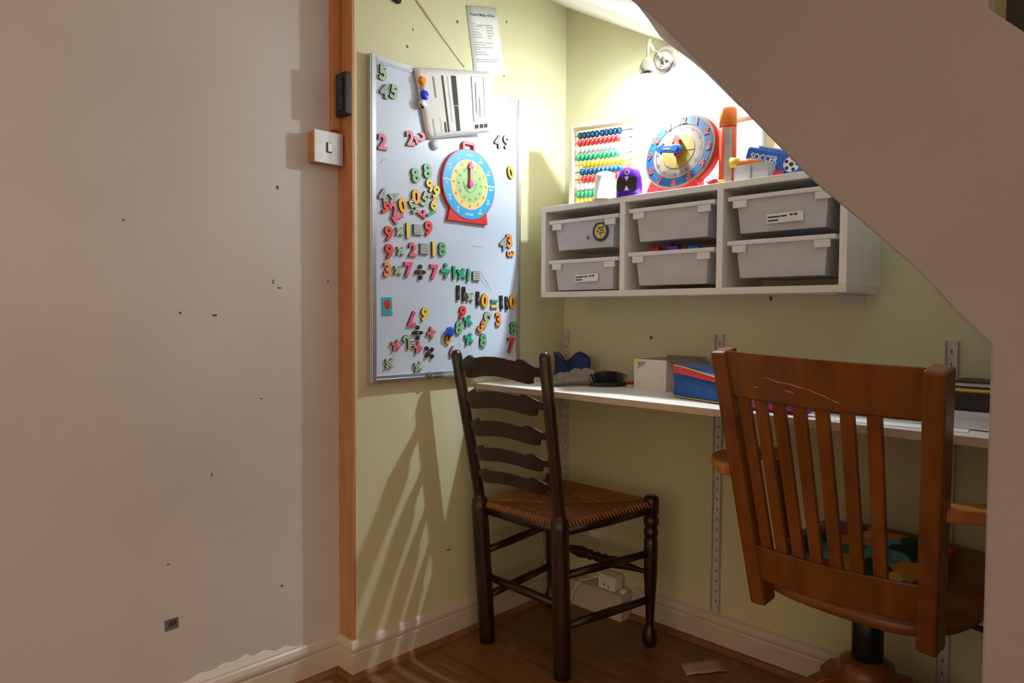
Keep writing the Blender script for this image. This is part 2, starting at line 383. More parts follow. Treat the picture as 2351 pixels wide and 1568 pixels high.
MB().cyl(Bc+Vector((0,0,.02)), Bc+Vector((0,0,.04)), .012, .012).build('lampholder', m_wht, la)
# ================================================================== WHITEBOARD
XF = -1.662                                  # front of the frame; enamel 2 mm behind
wy0, wy1, wz0, wz1 = 1.113, 1.716, .834, 1.751
XE = XF-.003
wb = thing('whiteboard', 'magnetic whiteboard with aluminium frame, covered in number magnets', 'whiteboard', (XL, (wy0+wy1)/2, wz0))
MB().box((XL, wy0+.012, wz0+.012), (XE, wy1-.012, wz1-.012)).build('writing_surface', m_board, wb)
fw = .02
for a, b in (((wy0, wz0), (wy0+fw, wz1)), ((wy1-fw, wz0), (wy1, wz1)), ((wy0+fw, wz1-fw), (wy1-fw, wz1)), ((wy0+fw, wz0), (wy1-fw, wz0+fw))):
    mbf = MB().box((XL+.0005, a[0], a[1]), (XF, b[0], b[1]))
    vert = (b[1]-a[1]) > (b[0]-a[0])
    if vert: mbf.box((XF, a[0]+.004, a[1]), (XF+.002, b[0]-.010, b[1]))
    else: mbf.box((XF, a[0], a[1]+.004), (XF+.002, b[0], b[1]-.010))
    mbf.build('frame_rail', m_alu, wb, bev=.0012)
MB().sphere((XF+.002, 1.32, wz0+.012), .012, (.3, 1, 1), 12).build('frame_clip', m_grey, wb)
# faint pen marks
pm = MB()
for q in ([(873,375),(880,366),(888,364)], [(1102,622),(1112,640),(1122,655),(1127,668)], [(1098,628),(1108,648),(1118,660)], [(1055,775),(1055,800)], [(1085,565),(1108,568)]):
    pts = [px(u, v, 0, XE+.0003) for u, v in q]; MB().tube(pts, .0005, 4).build('pen_mark', m_inkl, wb)

# ---- magnets
W_ = srgb(222, 222, 214)
PT = {
 'red': (patt('red_dotted', 'dots', srgb(226, 66, 58), srgb(244, 110, 90), 140)),
 'yellow': patt('yellow_dotted', 'dots', srgb(232, 200, 74), srgb(246, 226, 120), 140),
 'cream': plain('cream_magnet', srgb(236, 226, 176), .5),
 'orange0': patt('orange_spotted', 'dots', srgb(242, 170, 20), srgb(200, 90, 20), 120),
 'orange': patt('peach_dotted', 'dots', srgb(240, 140, 66), srgb(250, 180, 110), 140),
 'pink': patt('rose_dotted', 'dots', srgb(214, 112, 130), srgb(196, 70, 96), 150),
 'hot': patt('hotpink_dotted', 'dots', srgb(236, 74, 132), srgb(248, 140, 170), 150),
 'sage': patt('sage_dotted', 'dots', srgb(112, 176, 130), srgb(136, 196, 150), 130),
 'stripe': patt('striped_cream_green', 'stripe', srgb(214, 214, 196), srgb(92, 150, 96), 60),
 'hatch': patt('black_white_check', 'check', srgb(225, 225, 225), srgb(50, 52, 54), 260),
 'zebra': patt('grey_blue_hatched', 'stripe', srgb(200, 214, 216), srgb(88, 104, 104), 90),
 'black': patt('black_white_dotted', 'dots', srgb(40, 38, 40), srgb(225, 222, 215), 130),
 'teal': patt('teal_dotted', 'dots', srgb(40, 170, 140), srgb(24, 110, 100), 120),
 'green': plain('green_magnet', srgb(60, 170, 110), .45),
}
def magnet(ch, u, v, hpx, col, label, ang=0, wd=None, z=.0):
    p = px(u, v, 0, XE); d = (p-CP).dot(F); h = hpx*d/CF
    mb = MB()
    if ch == '=box':
        zz = [(.5,-.5),(.42,-.33),(.52,-.17),(.42,0),(.52,.17),(.42,.33),(.5,.5),(-.5,.5),(-.42,.33),(-.52,.17),(-.42,0),(-.52,-.17),(-.42,-.33),(-.5,-.5)]
        mb.prism([(a*h, b*h*.9) for a, b in zz[::-1]], ID, 0, .006, 0, 1)
    elif ch == 'bar':
        mb.prism([(-h*.11, -h*.5), (h*.11, -h*.5), (h*.13, h*.5), (-h*.13, h*.5)], ID, 0, .006, 0, 1)
    elif ch in 'x+/':
        n, a = h*.5, h*.15
        arms = [(0, 1), (90, 1)] if ch != '/' else [(90, 1)]
        for an, _ in arms:
            m = Matrix.Rotation(R(an+(45 if ch == 'x' else 0)), 4, 'Z')
            poly = [(-a*.8, -n*.8), (0, -n), (a*.8, -n*.8), (a, 0), (a*.8, n*.8), (0, n), (-a*.8, n*.8), (-a, 0)]
            mb.prism(poly, lambda x, y, t: m @ Vector((x, y, t*(1+.002*an/90))), 0, .006, 0, 1)
        if ch == '/':
            for s_ in (1, -1): mb.prism([(a*1.05*math.cos(t*math.pi/5), s_*n*.78+a*1.05*math.sin(t*math.pi/5)) for t in range(10)], ID, 0, .006, 0, 1)
    else:
        add_text(mb, ch, h, ID, 0, .006, off=.045, mat=0, side=1)
    o = mb.build('number_magnet' if ch.isdigit() else 'sign_magnet' if ch != 'bar' else 'number_magnet', [PT[col], m_foam], world=False, mx=wallmx(p+Vector((z+.0002, 0, 0)), ang))
    return tag(o, label, 'magnet', 'number and sign magnets on the whiteboard')
for a in [
 ('5', 877, 168, 35, 'stripe', 'striped number 5 magnet, topmost in the upper left corner of the whiteboard'),
 ('4', 880, 210, 34, 'zebra', 'hatched number 4 magnet of the 45 near the whiteboard top left'),
 ('5', 902, 212, 33, 'stripe', 'striped number 5 magnet of the 45 near the whiteboard top left', -8),
 ('2', 876, 326, 37, 'pink', 'pink number 2 magnet alone at the left edge of the whiteboard'),
 ('2', 940, 318, 35, 'pink', 'upright pink number 2 magnet under the lower left corner of the curled paper', 6),
 ('2', 962, 318, 33, 'pink', 'pink number 2 magnet lying tilted over against the curled paper corner', -62),
 ('4', 1141, 325, 30, 'zebra', 'pale hatched number 4 magnet beside a cream 9 at upper right'),
 ('9', 1161, 327, 33, 'cream', 'cream number 9 magnet at the upper right of the whiteboard'),
 ('0', 1170, 397, 29, 'orange0', 'orange spotted 0 magnet alone right of the toy clock', 18),
 ('8', 952, 403, 34, 'sage', 'lower sage green 8 magnet of the pair left of the toy clock', 14),
 ('8', 979, 393, 34, 'sage', 'higher sage green 8 magnet of the pair left of the toy clock', 6),
 ('9', 985, 427, 31, 'yellow', 'uppermost yellow number 9 magnet in the pile left of the toy clock', 18),
 ('9', 998, 442, 32, 'yellow', 'middle yellow 9 magnet in the pile left of the toy clock', -20, None, .0015),
 ('6', 995, 468, 31, 'yellow', 'yellow number 6 magnet lowest of the three yellow ones in the pile', -18),
 ('0', 953, 452, 35, 'orange0', 'upper orange spotted 0 magnet in the pile of magnets', 4),
 ('5', 973, 458, 34, 'stripe', 'striped number 5 magnet between an orange 0 and a yellow 9', -24),
 ('0', 922, 472, 34, 'orange0', 'lower orange spotted 0 magnet in the pile of magnets', 14),
 ('5', 947, 474, 32, 'stripe', 'striped number 5 magnet between the two orange zeros of the pile', 32),
 ('4', 876, 449, 33, 'zebra', 'hatched number 4 magnet at the left end of the pile', 4),
 ('4', 900, 452, 33, 'hatch', 'checked black and white number 4 magnet in the pile', -40),
 ('9', 884, 478, 33, 'red', 'red number 9 magnet at the left end of the pile', -28),
 ('2', 902, 481, 30, 'pink', 'pink number 2 magnet wedged into the pile beside the red 9', 24, None, .0015),
 ('7', 911, 499, 32, 'hot', 'hot pink number 7 magnet turned over at the bottom of the pile', 130),
 ('7', 962, 491, 29, 'hot', 'hot pink number 7 magnet lying on its side below the striped 5', -95),
 ('bar', 988, 490, 27, 'green', 'green bar magnet lying slanted under the yellow 6', -62),
 ('bar', 1036, 492, 26, 'green', 'green bar magnet sticking out below the toy clock on the board', 62),
 ('9', 890, 537, 36, 'red', 'red number 9 magnet starting the sum 9x1=9'),
 ('x', 915, 532, 27, 'stripe', 'striped times sign magnet in the sum 9x1=9'),
 ('bar', 934, 530, 35, 'yellow', 'yellow number 1 magnet in the sum 9x1=9'),
 ('=box', 957, 528, 26, 'hatch', 'checked equals sign magnet in the sum 9x1=9'),
 ('9', 981, 525, 36, 'red', 'red number 9 magnet ending the sum 9x1=9', -4),
 ('9', 891, 578, 36, 'red', 'red number 9 magnet starting the sum 9x2=18'),
 ('x', 917, 577, 27, 'stripe', 'striped times sign magnet in the sum 9x2=18'),
 ('2', 945, 573, 33, 'pink', 'rose pink number 2 magnet in the sum 9x2=18'),
 ('=box', 972, 572, 26, 'hatch', 'checked equals sign magnet in the sum 9x2=18'),
 ('bar', 993, 572, 34, 'yellow', 'yellow number 1 magnet in the sum 9x2=18'),
 ('8', 1013, 572, 32, 'sage', 'sage green number 8 magnet ending the sum 9x2=18'),
 ('3', 887, 619, 34, 'orange', 'orange number 3 magnet starting the long sum 3x7'),
 ('x', 911, 621, 28, 'stripe', 'striped times sign magnet right after the orange 3'),
 ('7', 936, 620, 36, 'hot', 'hot pink number 7 magnet left of the black divide sign in the long sum'),
 ('/', 963, 625, 32, 'black', 'black dotted divide sign magnet between the two pink sevens'),
 ('7', 995, 625, 35, 'hot', 'hot pink number 7 magnet right of the black divide sign in the long sum'),
 ('/', 1021, 622, 32, 'teal', 'teal divide sign magnet after the second pink 7'),
 ('bar', 1040, 626, 30, 'green', 'left green number 1 magnet near the end of the long sum'),
 ('x', 1057, 629, 32, 'teal', 'teal times sign magnet between the two green ones', 10),
 ('bar', 1073, 632, 29, 'green', 'right green number 1 magnet near the end of the long sum', -6),
 ('=box', 1091, 634, 23, 'hatch', 'checked equals sign magnet ending the long sum'),
 ('1', 1050, 672, 33, 'black', 'black dotted 1 magnet, first digit of the sum 11x10=110'),
 ('1', 1063, 675, 33, 'black', 'black dotted 1 magnet, second digit of the sum 11x10=110'),
 ('x', 1077, 682, 26, 'stripe', 'striped times sign magnet in the sum 11x10=110'),
 ('1', 1095, 686, 33, 'black', 'black dotted 1 magnet beside the first orange 0 in 11x10=110'),
 ('0', 1110, 690, 32, 'orange0', 'orange 0 magnet before the green and yellow bars in 11x10=110'),
 ('bar', 1133, 691, 21, 'green', 'green bar magnet forming the top of the equals sign in 11x10=110', 90),
 ('bar', 1133, 704, 22, 'yellow', 'yellow bar magnet forming the bottom of the equals sign in 11x10=110', 90),
 ('1', 1149, 694, 31, 'black', 'black dotted 1 magnet right after the bar equals sign', 4),
 ('1', 1161, 696, 30, 'black', 'black dotted 1 magnet just left of the last orange 0', 4),
 ('0', 1174, 693, 31, 'orange0', 'orange 0 magnet ending the sum 11x10=110 at the board edge'),
 ('4', 1153, 559, 30, 'zebra', 'grey blue hatched 4 magnet beside the orange threes', -12),
 ('3', 1167, 553, 32, 'orange', 'orange number 3 magnet next to the grey blue 4 at the right edge', 8),
 ('3', 1170, 583, 24, 'orange', 'orange number 3 magnet lying on its back below another orange 3', -84),
 ('7', 943, 731, 35, 'hot', 'hot pink number 7 magnet upside down beside a yellow 9', 178),
 ('9', 972, 722, 32, 'yellow', 'yellow number 9 magnet beside the upside down pink 7', -10),
 ('9', 1059, 718, 32, 'red', 'red number 9 magnet above the sage 8 and teal times sign', -14),
 ('x', 1072, 737, 30, 'teal', 'teal times sign magnet touching the red 9', 18),
 ('8', 1051, 752, 31, 'sage', 'sage green 8 magnet below the red 9 and right of the blue gem', -6),
 ('5', 1114, 732, 36, 'stripe', 'striped number 5 magnet above the tilted orange 3', 150),
 ('3', 1103, 750, 29, 'orange', 'tilted orange number 3 magnet touching the striped 5', -42, None, .0015),
 ('3', 1142, 733, 31, 'orange', 'upright orange number 3 magnet right of the striped 5', 4),
 ('8', 1176, 754, 30, 'sage', 'sage green 8 magnet at the right edge of the board above a 7', 8),
 ('7', 1172, 793, 36, 'red', 'red number 7 magnet at the right edge behind the chair back'),
 ('/', 957, 764, 31, 'black', 'black dotted divide sign magnet below the upside down pink 7'),
 ('+', 988, 764, 29, 'pink', 'pink plus sign magnet right of the black divide sign', 10),
 ('x', 906, 793, 29, 'pink', 'pink times sign magnet at the left of the bottom group', 18),
 ('2', 934, 783, 32, 'stripe', 'striped number 2 magnet between a pink times and black divide sign', 38),
 ('x', 957, 797, 30, 'pink', 'pink times sign magnet under the black divide sign', 30),
 ('/', 984, 809, 31, 'black', 'black dotted divide sign magnet tipped over under the pink plus', 40),
 ('0', 1027, 777, 27, 'orange0', 'orange spotted 0 magnet under the blue gem magnet', -14),
 ('x', 1074, 778, 31, 'teal', 'teal times sign magnet left of the lowest sage 8', 16),
 ('8', 1107, 781, 31, 'sage', 'lowest sage green 8 magnet near the bottom of the whiteboard'),
 ('x', 891, 834, 29, 'stripe', 'striped times sign magnet in the bottom left corner of the board', 4),
 ('x', 957, 842, 28, 'stripe', 'striped times sign magnet low on the board above the frame clip', 10),
 ('6', 1036, 806, 24, 'pink', 'pink magnet half hidden by the chair post'),
]:
    magnet(*a)
# cyan picture magnet (plain stand-in)
pc = px(888, 703, 0, XE); t = thing('picture_magnet', 'small cyan square magnet with a red and white patch at left', 'magnet', mx=wallmx(pc, 3))
MB().box((-.017, -.026, 0), (.017, .026, .003)).build('tile', plain('cyan_print', srgb(40, 176, 206), .4), t, world=False, bev=.001)
MB().prism([(.011*math.cos(i*math.pi/8), .006+.013*math.sin(i*math.pi/8)) for i in range(16)], ID, .003, .0034).build('red_patch', m_red, t, world=False)
MB().prism([(.008*math.cos(i*math.pi/8), -.012+.008*math.sin(i*math.pi/8)) for i in range(16)], ID, .003, .0034).build('pale_patch', m_cream, t, world=False)
# round magnets
def gem(u, v, rpx, mat, name, label, x=XE, d=.012):
    p = px(u, v, 0, x); r = rpx*(p-CP).dot(F)/CF
    o = MB().lathe([(r*.8,0),(r,.3*d),(r,.55*d),(r*.7,.9*d),(r*.35,d)], (0,0,0), (0,0,1), 10, sm=False).build(name, mat, world=False, mx=wallmx(p))
    return tag(o, label, 'magnet', 'gem magnets on the whiteboard')
gem(996, 333, 12, m_gem['clear'], 'gem_magnet', 'clear silvery round gem magnet below the curled paper')
gem(1030, 762, 12.5, m_gem['sapphire'], 'gem_magnet', 'bright blue faceted gem magnet above the orange 0', x=XE+.0065)

# ---- curled sheet on the board
cs = [px(950,155,0,XE+.008), px(1132,165,0,XE+.05), px(1133,303,0,XE+.042), px(980,320,0,XE+.008)]
def sheet(s_, t_, o=0):                       # s: left->right, t: top->bottom
    a = cs[0].lerp(cs[1], s_); b = cs[3].lerp(cs[2], s_); p = a.lerp(b, t_)
    b_ = math.sin(math.pi*min(1, s_*1.1))*.012*(1-.5*t_)
    return p+Vector((b_*.3+o+.012*math.sin(math.pi*t_)*s_, -.010*math.sin(math.pi*t_)*s_, 0))
def patch(mb, s0, s1, t0, t1, o, ns=12, nt=8, mat=0):
    vs = [sheet(s0+(s1-s0)*i/ns, t0+(t1-t0)*j/nt, o) for j in range(nt+1) for i in range(ns+1)]
    mb.add(vs, [(j*(ns+1)+i, j*(ns+1)+i+1, (j+1)*(ns+1)+i+1, (j+1)*(ns+1)+i) for j in range(nt) for i in range(ns)], mat, True)
t = thing('printed_sheet', 'curled white printed form held by magnets at the top of the whiteboard', 'paper', tuple(cs[3]))
o = MB(); patch(o, 0, 1, 0, 1, 0); o = o.build('sheet', m_paper, t); sd = o.modifiers.new('s', 'SOLIDIFY'); sd.thickness = .0004; sd.offset = -1
pr = MB()
for s0, s1, t0, t1, mt in [(.31,.33,.1,.93,0), (.43,.49,.1,.55,0), (.435,.485,.56,.93,0), (.38,.385,.1,.8,1), (.20,.215,.12,.42,1), (.12,.128,.72,.97,1), (.27,.29,.78,.93,0), (.22,.225,.72,.93,1),
                       (.69,.697,.1,.82,0), (.86,.866,.1,.75,1), (.74,.75,.2,.7,1), (.79,.80,.45,.75,1), (.70,.86,.1,.105,1),
                       (.71,.76,.86,.92,0), (.785,.835,.86,.92,0), (.855,.90,.86,.92,0), (.05,.9,.975,.98,1)]:
    patch(pr, s0, s1, t0, t1, .0012, 3, 8, mt)
pr.build('print', [m_ink, m_inkl], t)
for q, (u, v, r_, mt, nm, lb) in enumerate([(967,187,11.5,m_gem['orange'],'gem_magnet','amber orange gem magnet, topmost on the curled sheet'), (969,204,8,m_gem['clear'],'gem_magnet','small clear gem magnet between the orange and blue ones'),
        (972,219,12,m_gem['blue'],'gem_magnet','deep blue gem magnet on the left edge of the curled sheet'), (968,239,12,m_chrome,'round_magnet','silver domed magnet, lowest of the column on the curled sheet')]):
    gem(u, v, r_, mt, nm, lb, x=XE+.0105, d=.014)

# ---- toy clock on the whiteboard
ck = px(1079, 424, 0, XE+.014); t = thing('teaching_clock', 'red toy teaching clock with blue ring and pink hand on the whiteboard', 'clock', mx=wallmx((XE, ck.y, ck.z)))
rr = .1105
def disc(mb, r, z0, z1, n=48, mat=0, side=None, c=(0,0)): mb.prism([(c[0]+r*math.cos(2*math.pi*i/n), c[1]+r*math.sin(2*math.pi*i/n)) for i in range(n)], ID, z0, z1, mat, side); return mb
disc(MB().prism([(-.088,-.118),(.08,-.118),(.07,-.05),(-.07,-.05)], ID, .0003, .011), rr, .0003, .012).build('case', m_red, t, world=False, bev=.001)
hd = MB().prism([(-.026,.105),(-.026,.126),(-.018,.134),(.018,.134),(.026,.126),(.026,.105),(.017,.105),(.017,.124),(-.017,.124),(-.017,.105)], ID, .0005, .010)
hd.build('handle', m_red, t, world=False, bev=.001)
r1 = disc(MB(), rr-.003, .012, .0126).build('minute_ring', m_sky, t, world=False)
r2 = disc(MB(), .0775, .0126, .0131).build('rim_line', m_paper, t, world=False)
r3 = disc(MB(), .0755, .0131, .0135).build('hour_ring', m_butter, t, world=False)
r4 = disc(MB(), .057, .0135, .0139).build('centre_disc', m_sage, t, world=False)
def around(par, words, r, h, z, mat, off=0., rot=False, nm='lettering'):
    mb = MB()
    for i, wd in enumerate(words):
        a = math.pi/2-2*math.pi*i/len(words); c = (r*math.cos(a), r*math.sin(a))
        ls = wd.split('|')
        for li, l in enumerate(ls):
            yy = (len(ls)-1)/2*h*1.35-li*h*1.35
            add_text(mb, l, h, lambda x, y, q: Vector((c[0]+x, c[1]+y+yy, q)), z, off=off, byname='H')
    return mb.build(nm, mat, par, world=False)
around(r1, ["o'clock", '5|past', '10|past', 'quarter|past', '20|past', '25|past', 'half past', '25|to', '20|to', 'quarter|to', '10|to', '5|to'], .0925, .0074, .01275, m_paper, .02)
around(r3, ['12','1','2','3','4','5','6','7','8','9','10','11'], .0665, .0095, .0137, m_navy, .02)
around(r4, ['60','5','10','15','20','25','30','35','40','45','50','55'], .047, .0075, .0141, m_navy, .01)
sm = MB(); sm.tube([Vector((.026*math.cos(a), .006+.03*math.sin(a), .0145)) for a in [math.pi*(1+i/16) for i in range(17)]], .0009, 6); sm.build('smile', m_green, r4, world=False)
hn = MB().prism([(-.006,-.008),(.006,-.008),(.0055,.05),(.011,.05),(0,.073),(-.011,.05),(-.0055,.05)], ID, .018, .021)
disc(hn, .009, .014, .023, 20); hn.build('hand', m_pink, t, world=False, bev=.0008)
MB().box((-.0022,.012,.0211),(.0022,.048,.0216)).build('hand_inlay', m_butter, t, world=False)

# ---- sheet on the wall, pencil line / cable, clip
p0, p1, p2, p3 = px(1070,12,0,XL+.0015), px(1140,20,0,XL+.006), px(1160,172,0,XL+.006), px(1089,172,0,XL+.0015)
cs2 = [p0, p1, p2, p3]
t = thing('notice_sheet', 'white typed notice with blue heading stuck on the wall above the whiteboard', 'paper', tuple(p3))
bil = lambda s_, q, o=0: (p0.lerp(p1, s_)).lerp(p3.lerp(p2, s_), q)+Vector((o, 0, 0))
o = MB().add([bil(i/4, j/4) for j in range(5) for i in range(5)], [(j*5+i, j*5+i+1, j*5+i+6, j*5+i+5) for j in range(4) for i in range(4)], 0, True).build('sheet', m_paper, t)
sd = o.modifiers.new('s', 'SOLIDIFY'); sd.thickness = .0008; sd.offset = 0
pr = MB(); hh = (p3-p0).length; ww = (p1-p0).length
add_text(pr, 'Read Map 4/5th', .0105, lambda x, y, q: bil(.49+x/ww, .125-y/hh, .0012), 0, off=.02, mat=0, width=.105)
for s0, s1, q0 in [(.08,.22,.25),(.27,.78,.262),(.08,.44,.285),(.57,.82,.295),(.1,.33,.325),(.57,.78,.335),(.1,.33,.37),(.58,.8,.375),(.1,.38,.405),(.58,.75,.415),(.1,.42,.445),(.58,.68,.45),(.1,.44,.52),(.47,.75,.525),(.09,.48,.555),(.09,.7,.59),(.1,.3,.62),(.1,.46,.66),(.11,.53,.695),(.1,.82,.77),(.13,.82,.80)]:
    n = max(1, int((s1-s0)/.07)); wd_ = (s1-s0)/n
    for i in range(n):
        a, b = s0+wd_*i, s0+wd_*(i+.82)
        pr.add([bil(a, q0, .0012), bil(b, q0, .0012), bil(b, q0+.012, .0012), bil(a, q0+.012, .0012)], [(0,1,2,3)], 1)
pr.build('print', [m_inkb, m_inkl], t)
q0, q1 = px(948,-10,0,XL+.002), px(1066,153,0,XL+.002)
tag(MB().tube([q0, q0.lerp(q1,.5)+Vector((0,0,-.002)), q1], .0028, 8).build('wall_cable', plain('painted_cable', srgb(206, 204, 160), .5), loc=tuple(q1)), 'thin painted cable running diagonally down the wall above the whiteboard', 'cable')
q = px(906, -2, 0, XL); tag(MB().box((-.016,-.007,0),(.016,.007,.012), mx=Matrix.Rotation(R(-12),4,'Z')).box((-.01,-.011,0),(.01,.011,.006), mx=Matrix.Rotation(R(-12),4,'Z')).build('wall_clip', m_black, world=False, mx=wallmx(q), bev=.001), 'black clip on the yellow wall at the top picture edge', 'clip')

# ---- switch, catch, sticker on the hall side
sw = px(756, 339, 0, XH+.04); t = thing('light_switch', 'brushed steel light switch on a surface box beside the alcove', 'light switch', mx=wallmx((XH, sw.y, sw.z)))
MB().box((-.042,-.041,.0),(.042,.041,.034)).build('back_box', m_pine, t, world=False, bev=.002)
MB().box((-.044,-.044,.034),(.044,.044,.039)).build('face_plate', m_steel, t, world=False, bev=.0015)
MB().box((-.0075,-.014,.039),(.0075,.014,.0402)).build('rocker_surround', m_black, t, world=False)
MB().box((-.0058,-.0122,.0402),(.0058,.0122,.0445)).build('rocker', m_steel, t, world=False, bev=.001)
ct = px(800, 218, 1, YJ-.008)
t = thing('magnetic_catch', 'black magnetic door catch on the orange jamb above the switch', 'door catch', (ct.x, YJ-.008, ct.z-.058))
MB().box((XL-.05, YJ-.030, ct.z-.058), (XL+.001, YJ-.008, ct.z+.058)).build('body', m_black, t, bev=.004)
MB().box((XL-.038, YJ-.033, ct.z-.046), (XL-.010, YJ-.030, ct.z+.046)).build('strike_face', plain('black_rubber', srgb(50, 50, 56), .5), t, bev=.001)
stk = px(394, 1433, 0, XH); t = thing('wall_sticker', 'small grey square sticker with dark letters low on the cream wall', 'sticker', mx=wallmx(stk, 2))
MB().box((-.016,-.0135,0),(.016,.0135,.0006)).build('backing', m_grey, t, world=False)
pr = MB(); add_text(pr, 'AR', .012, lambda x, y, z: Vector((x+.003, y+.001, z)), .0009, off=.02, width=.02); pr.build('lettering', m_black, t, world=False)
# ================================================================== SHELF UNIT
sx0, sx1, sy0, sz0, sz1, th = -1.579, -.605, 1.728, 1.087, 1.385, .018
t = thing('wall_shelf_unit', 'white three bay wall shelf unit holding six plastic trays', 'shelf unit', ((sx0+sx1)/2, YB, sz0))
MB().box((sx0, sy0, sz1-th), (sx1, YB, sz1)).build('top_board', m_wht, t, bev=.0012)
MB().box((sx0, sy0, sz0), (sx1, YB, sz0+th)).build('bottom_board', m_wht2, t, bev=.0012)
for a in (sx0, sx1-th): MB().box((a, sy0, sz0+th), (a+th, YB, sz1-th)).build('side_panel', m_wht, t, bev=.0012)
bays = []; iw = (sx1-sx0-4*th)/3
for i in range(3): bays.append((sx0+th+i*(iw+th), sx0+th+i*(iw+th)+iw))
for i in (1, 2): MB().box((bays[i][0]-th, sy0, sz0+th), (bays[i][0], YB, sz1-th)).build('divider', m_wht, t, bev=.0012)
# trays
def tray(b, zt, ydepth, label, content=None):
    x0, x1 = b[0]+.010, b[1]-.010; y0 = 1.734+ydepth; hgt = .098; yb = 1.955
    t = thing('storage_tray', label, 'tray', ((x0+x1)/2, y0, zt-hgt), group='plastic trays in the wall shelf')
    ins, tp = .022, .030
    def ring(z, i, k): return [(x0+i, y0+k, z), (x1-i, y0+k, z), (x1-i, yb-.012, z), (x0+i, yb-.012, z)]
    mb = MB(); vs = ring(zt-.012, ins, .008)+ring(zt-hgt, tp, .016)+ring(zt-.012, ins+.002, .010)+ring(zt-hgt+.003, tp+.002, .018)
    fs = [(4,7,6,5), (12,13,14,15)]+[(i, (i+1) % 4, 4+(i+1) % 4, 4+i) for i in range(4)]+[(8+i, 12+i, 12+(i+1) % 4, 8+(i+1) % 4) for i in range(4)]+[(i, 8+i, 8+(i+1) % 4, (i+1) % 4) for i in range(4)]
    mb.add(vs, fs).build('body', m_tray, t, bev=.003)
    rm = MB(); a, c = .0, ins+.003
    for lo_, hi_ in (((x0,y0,zt-.012),(x1,y0+.014,zt)), ((x0,yb-.014,zt-.012),(x1,yb,zt)), ((x0,y0+.014,zt-.012),(x0+c,yb-.014,zt)), ((x1-c,y0+.014,zt-.012),(x1,yb-.014,zt))): rm.box(lo_, hi_)
    rm.build('rim', m_rim, t, bev=.002)
    for xa in (x0+.014, x1-.052): MB().box((xa, y0+.001, zt-.031), (xa+.038, y0+.0085, zt-.0122)).build('lug', m_rim, t, bev=.001)
    return t, x0, x1, y0, zt
TR = []
zs = [(1.338, 1.208), (1.345, 1.216), (1.345, 1.228)]
nm = [('round blue sticker on its front, upper left of the shelf', 'small white label, lower left of the shelf'), ('plain front, upper middle of the shelf', 'colourful toys inside, lower middle of the shelf'), ('white printed label, upper right of the shelf', 'plain front, lower right of the shelf')]
for i in range(3):
    for j in range(2): TR.append(tray(bays[i], zs[i][j], 0, 'milky plastic tray with '+nm[i][j]))
def onfront(T, u, v):
    p = px(u, v, 1, T[3]+.010); return p
def label_strip(T, u, v):
    p = onfront(T, u, v); p.y = T[3]+.0035+(T[4]-p.z)*.08
    m = wallmx(p, 1, 'back'); l = T[0]
    o = MB().box((-.047,-.012,0),(.047,.012,.0012)); o.v = [m @ q for q in o.v]; lb = o.build('label_strip', m_paper, l)
    pr = MB()
    for a, b, c, d in [(-.043,.002,-.012,.006), (-.010,.002,.006,.006), (-.043,-.007,-.016,-.003), (.013,.003,.021,.008), (.024,.003,.032,.008)]: pr.box((a, b, .0012), (c, d, .0016))
    pr.v = [m @ q for q in pr.v]; pr.build('print', m_ink, lb)
label_strip(TR[1], 1347, 638); label_strip(TR[4], 1802, 499)
p = onfront(TR[0], 1379, 531); p.y = TR[0][3]+.006+(TR[0][4]-p.z)*.08; m = wallmx(p, 0, 'back')
def dd(r, z0, z1, nm_, mt, par):
    o = disc(MB(), r, z0, z1, 32); o.v = [m @ q for q in o.v]; return o.build(nm_, mt, par)
sk = dd(.031, -.002, .001, 'round_sticker', m_navy, TR[0][0])
dd(.0225, .001, .0014, 'sticker_centre', plain('sticker_yellow', srgb(224, 196, 66), .5), sk)
pr = MB()
for x, y, ww_ in [(-.010,.010,.012),(.004,.012,.010),(-.014,.001,.008),(-.002,.003,.013),(-.006,-.006,.014),(.010,-.004,.006),(-.001,-.014,.004)]: pr.box((x, y-.002, .0014), (x+ww_, y+.002, .0018))
pr.v = [m @ q for q in pr.v]; pr.build('print', m_navy, sk)
o = MB().prism([(-.0045,-.005),(.0045,-.005),(0,.007)], ID, -.001, .001); m2 = wallmx(onfront(TR[0],1351,545)+Vector((0,-.002,0)),0,'back'); o.v = [m2 @ q for q in o.v]; o.build('tree_sticker', m_navy, TR[0][0])
# toys in the lower middle tray
Tm = TR[3]
for i, (fx, yy, zz, w_, h_, mt, lb) in enumerate([(.14,1.782,-.0945,.038,.047,m_red,'red toy block at the left inside the lower middle tray'), (.42,1.782,-.0945,.046,.047,m_yellow,'yellow toy block inside the lower middle tray'), (.72,1.782,-.0945,.038,.047,m_orange,'orange toy block inside the lower middle tray'),
        (.14,1.79,-.0413,.034,.054,m_red,'red toy block poking up over the lower middle tray'), (.42,1.79,-.0413,.034,.058,m_purple,'dark purple toy block poking up over the lower middle tray'), (.72,1.79,-.0413,.034,.054,m_hblue,'blue toy block poking up over the lower middle tray')]):
    x = Tm[1]+.03+fx*(Tm[2]-Tm[1]-.06); z0 = Tm[4]+zz
    b = thing('toy_block', lb, 'toy', (x, yy, z0), rz=R(6*i-12), group='toy blocks in the tray')
    s_ = w_/2; MB().box((-s_,-s_,0),(s_,s_,h_)).build('brick_body', mt, b, world=False, bev=.003)
    for a in (-1,1):
        for c in (-1,1): MB().cyl((a*s_*.5, c*s_*.5, h_), (a*s_*.5, c*s_*.5, h_+.006), s_*.28, n=10).build('stud', mt, b, world=False)
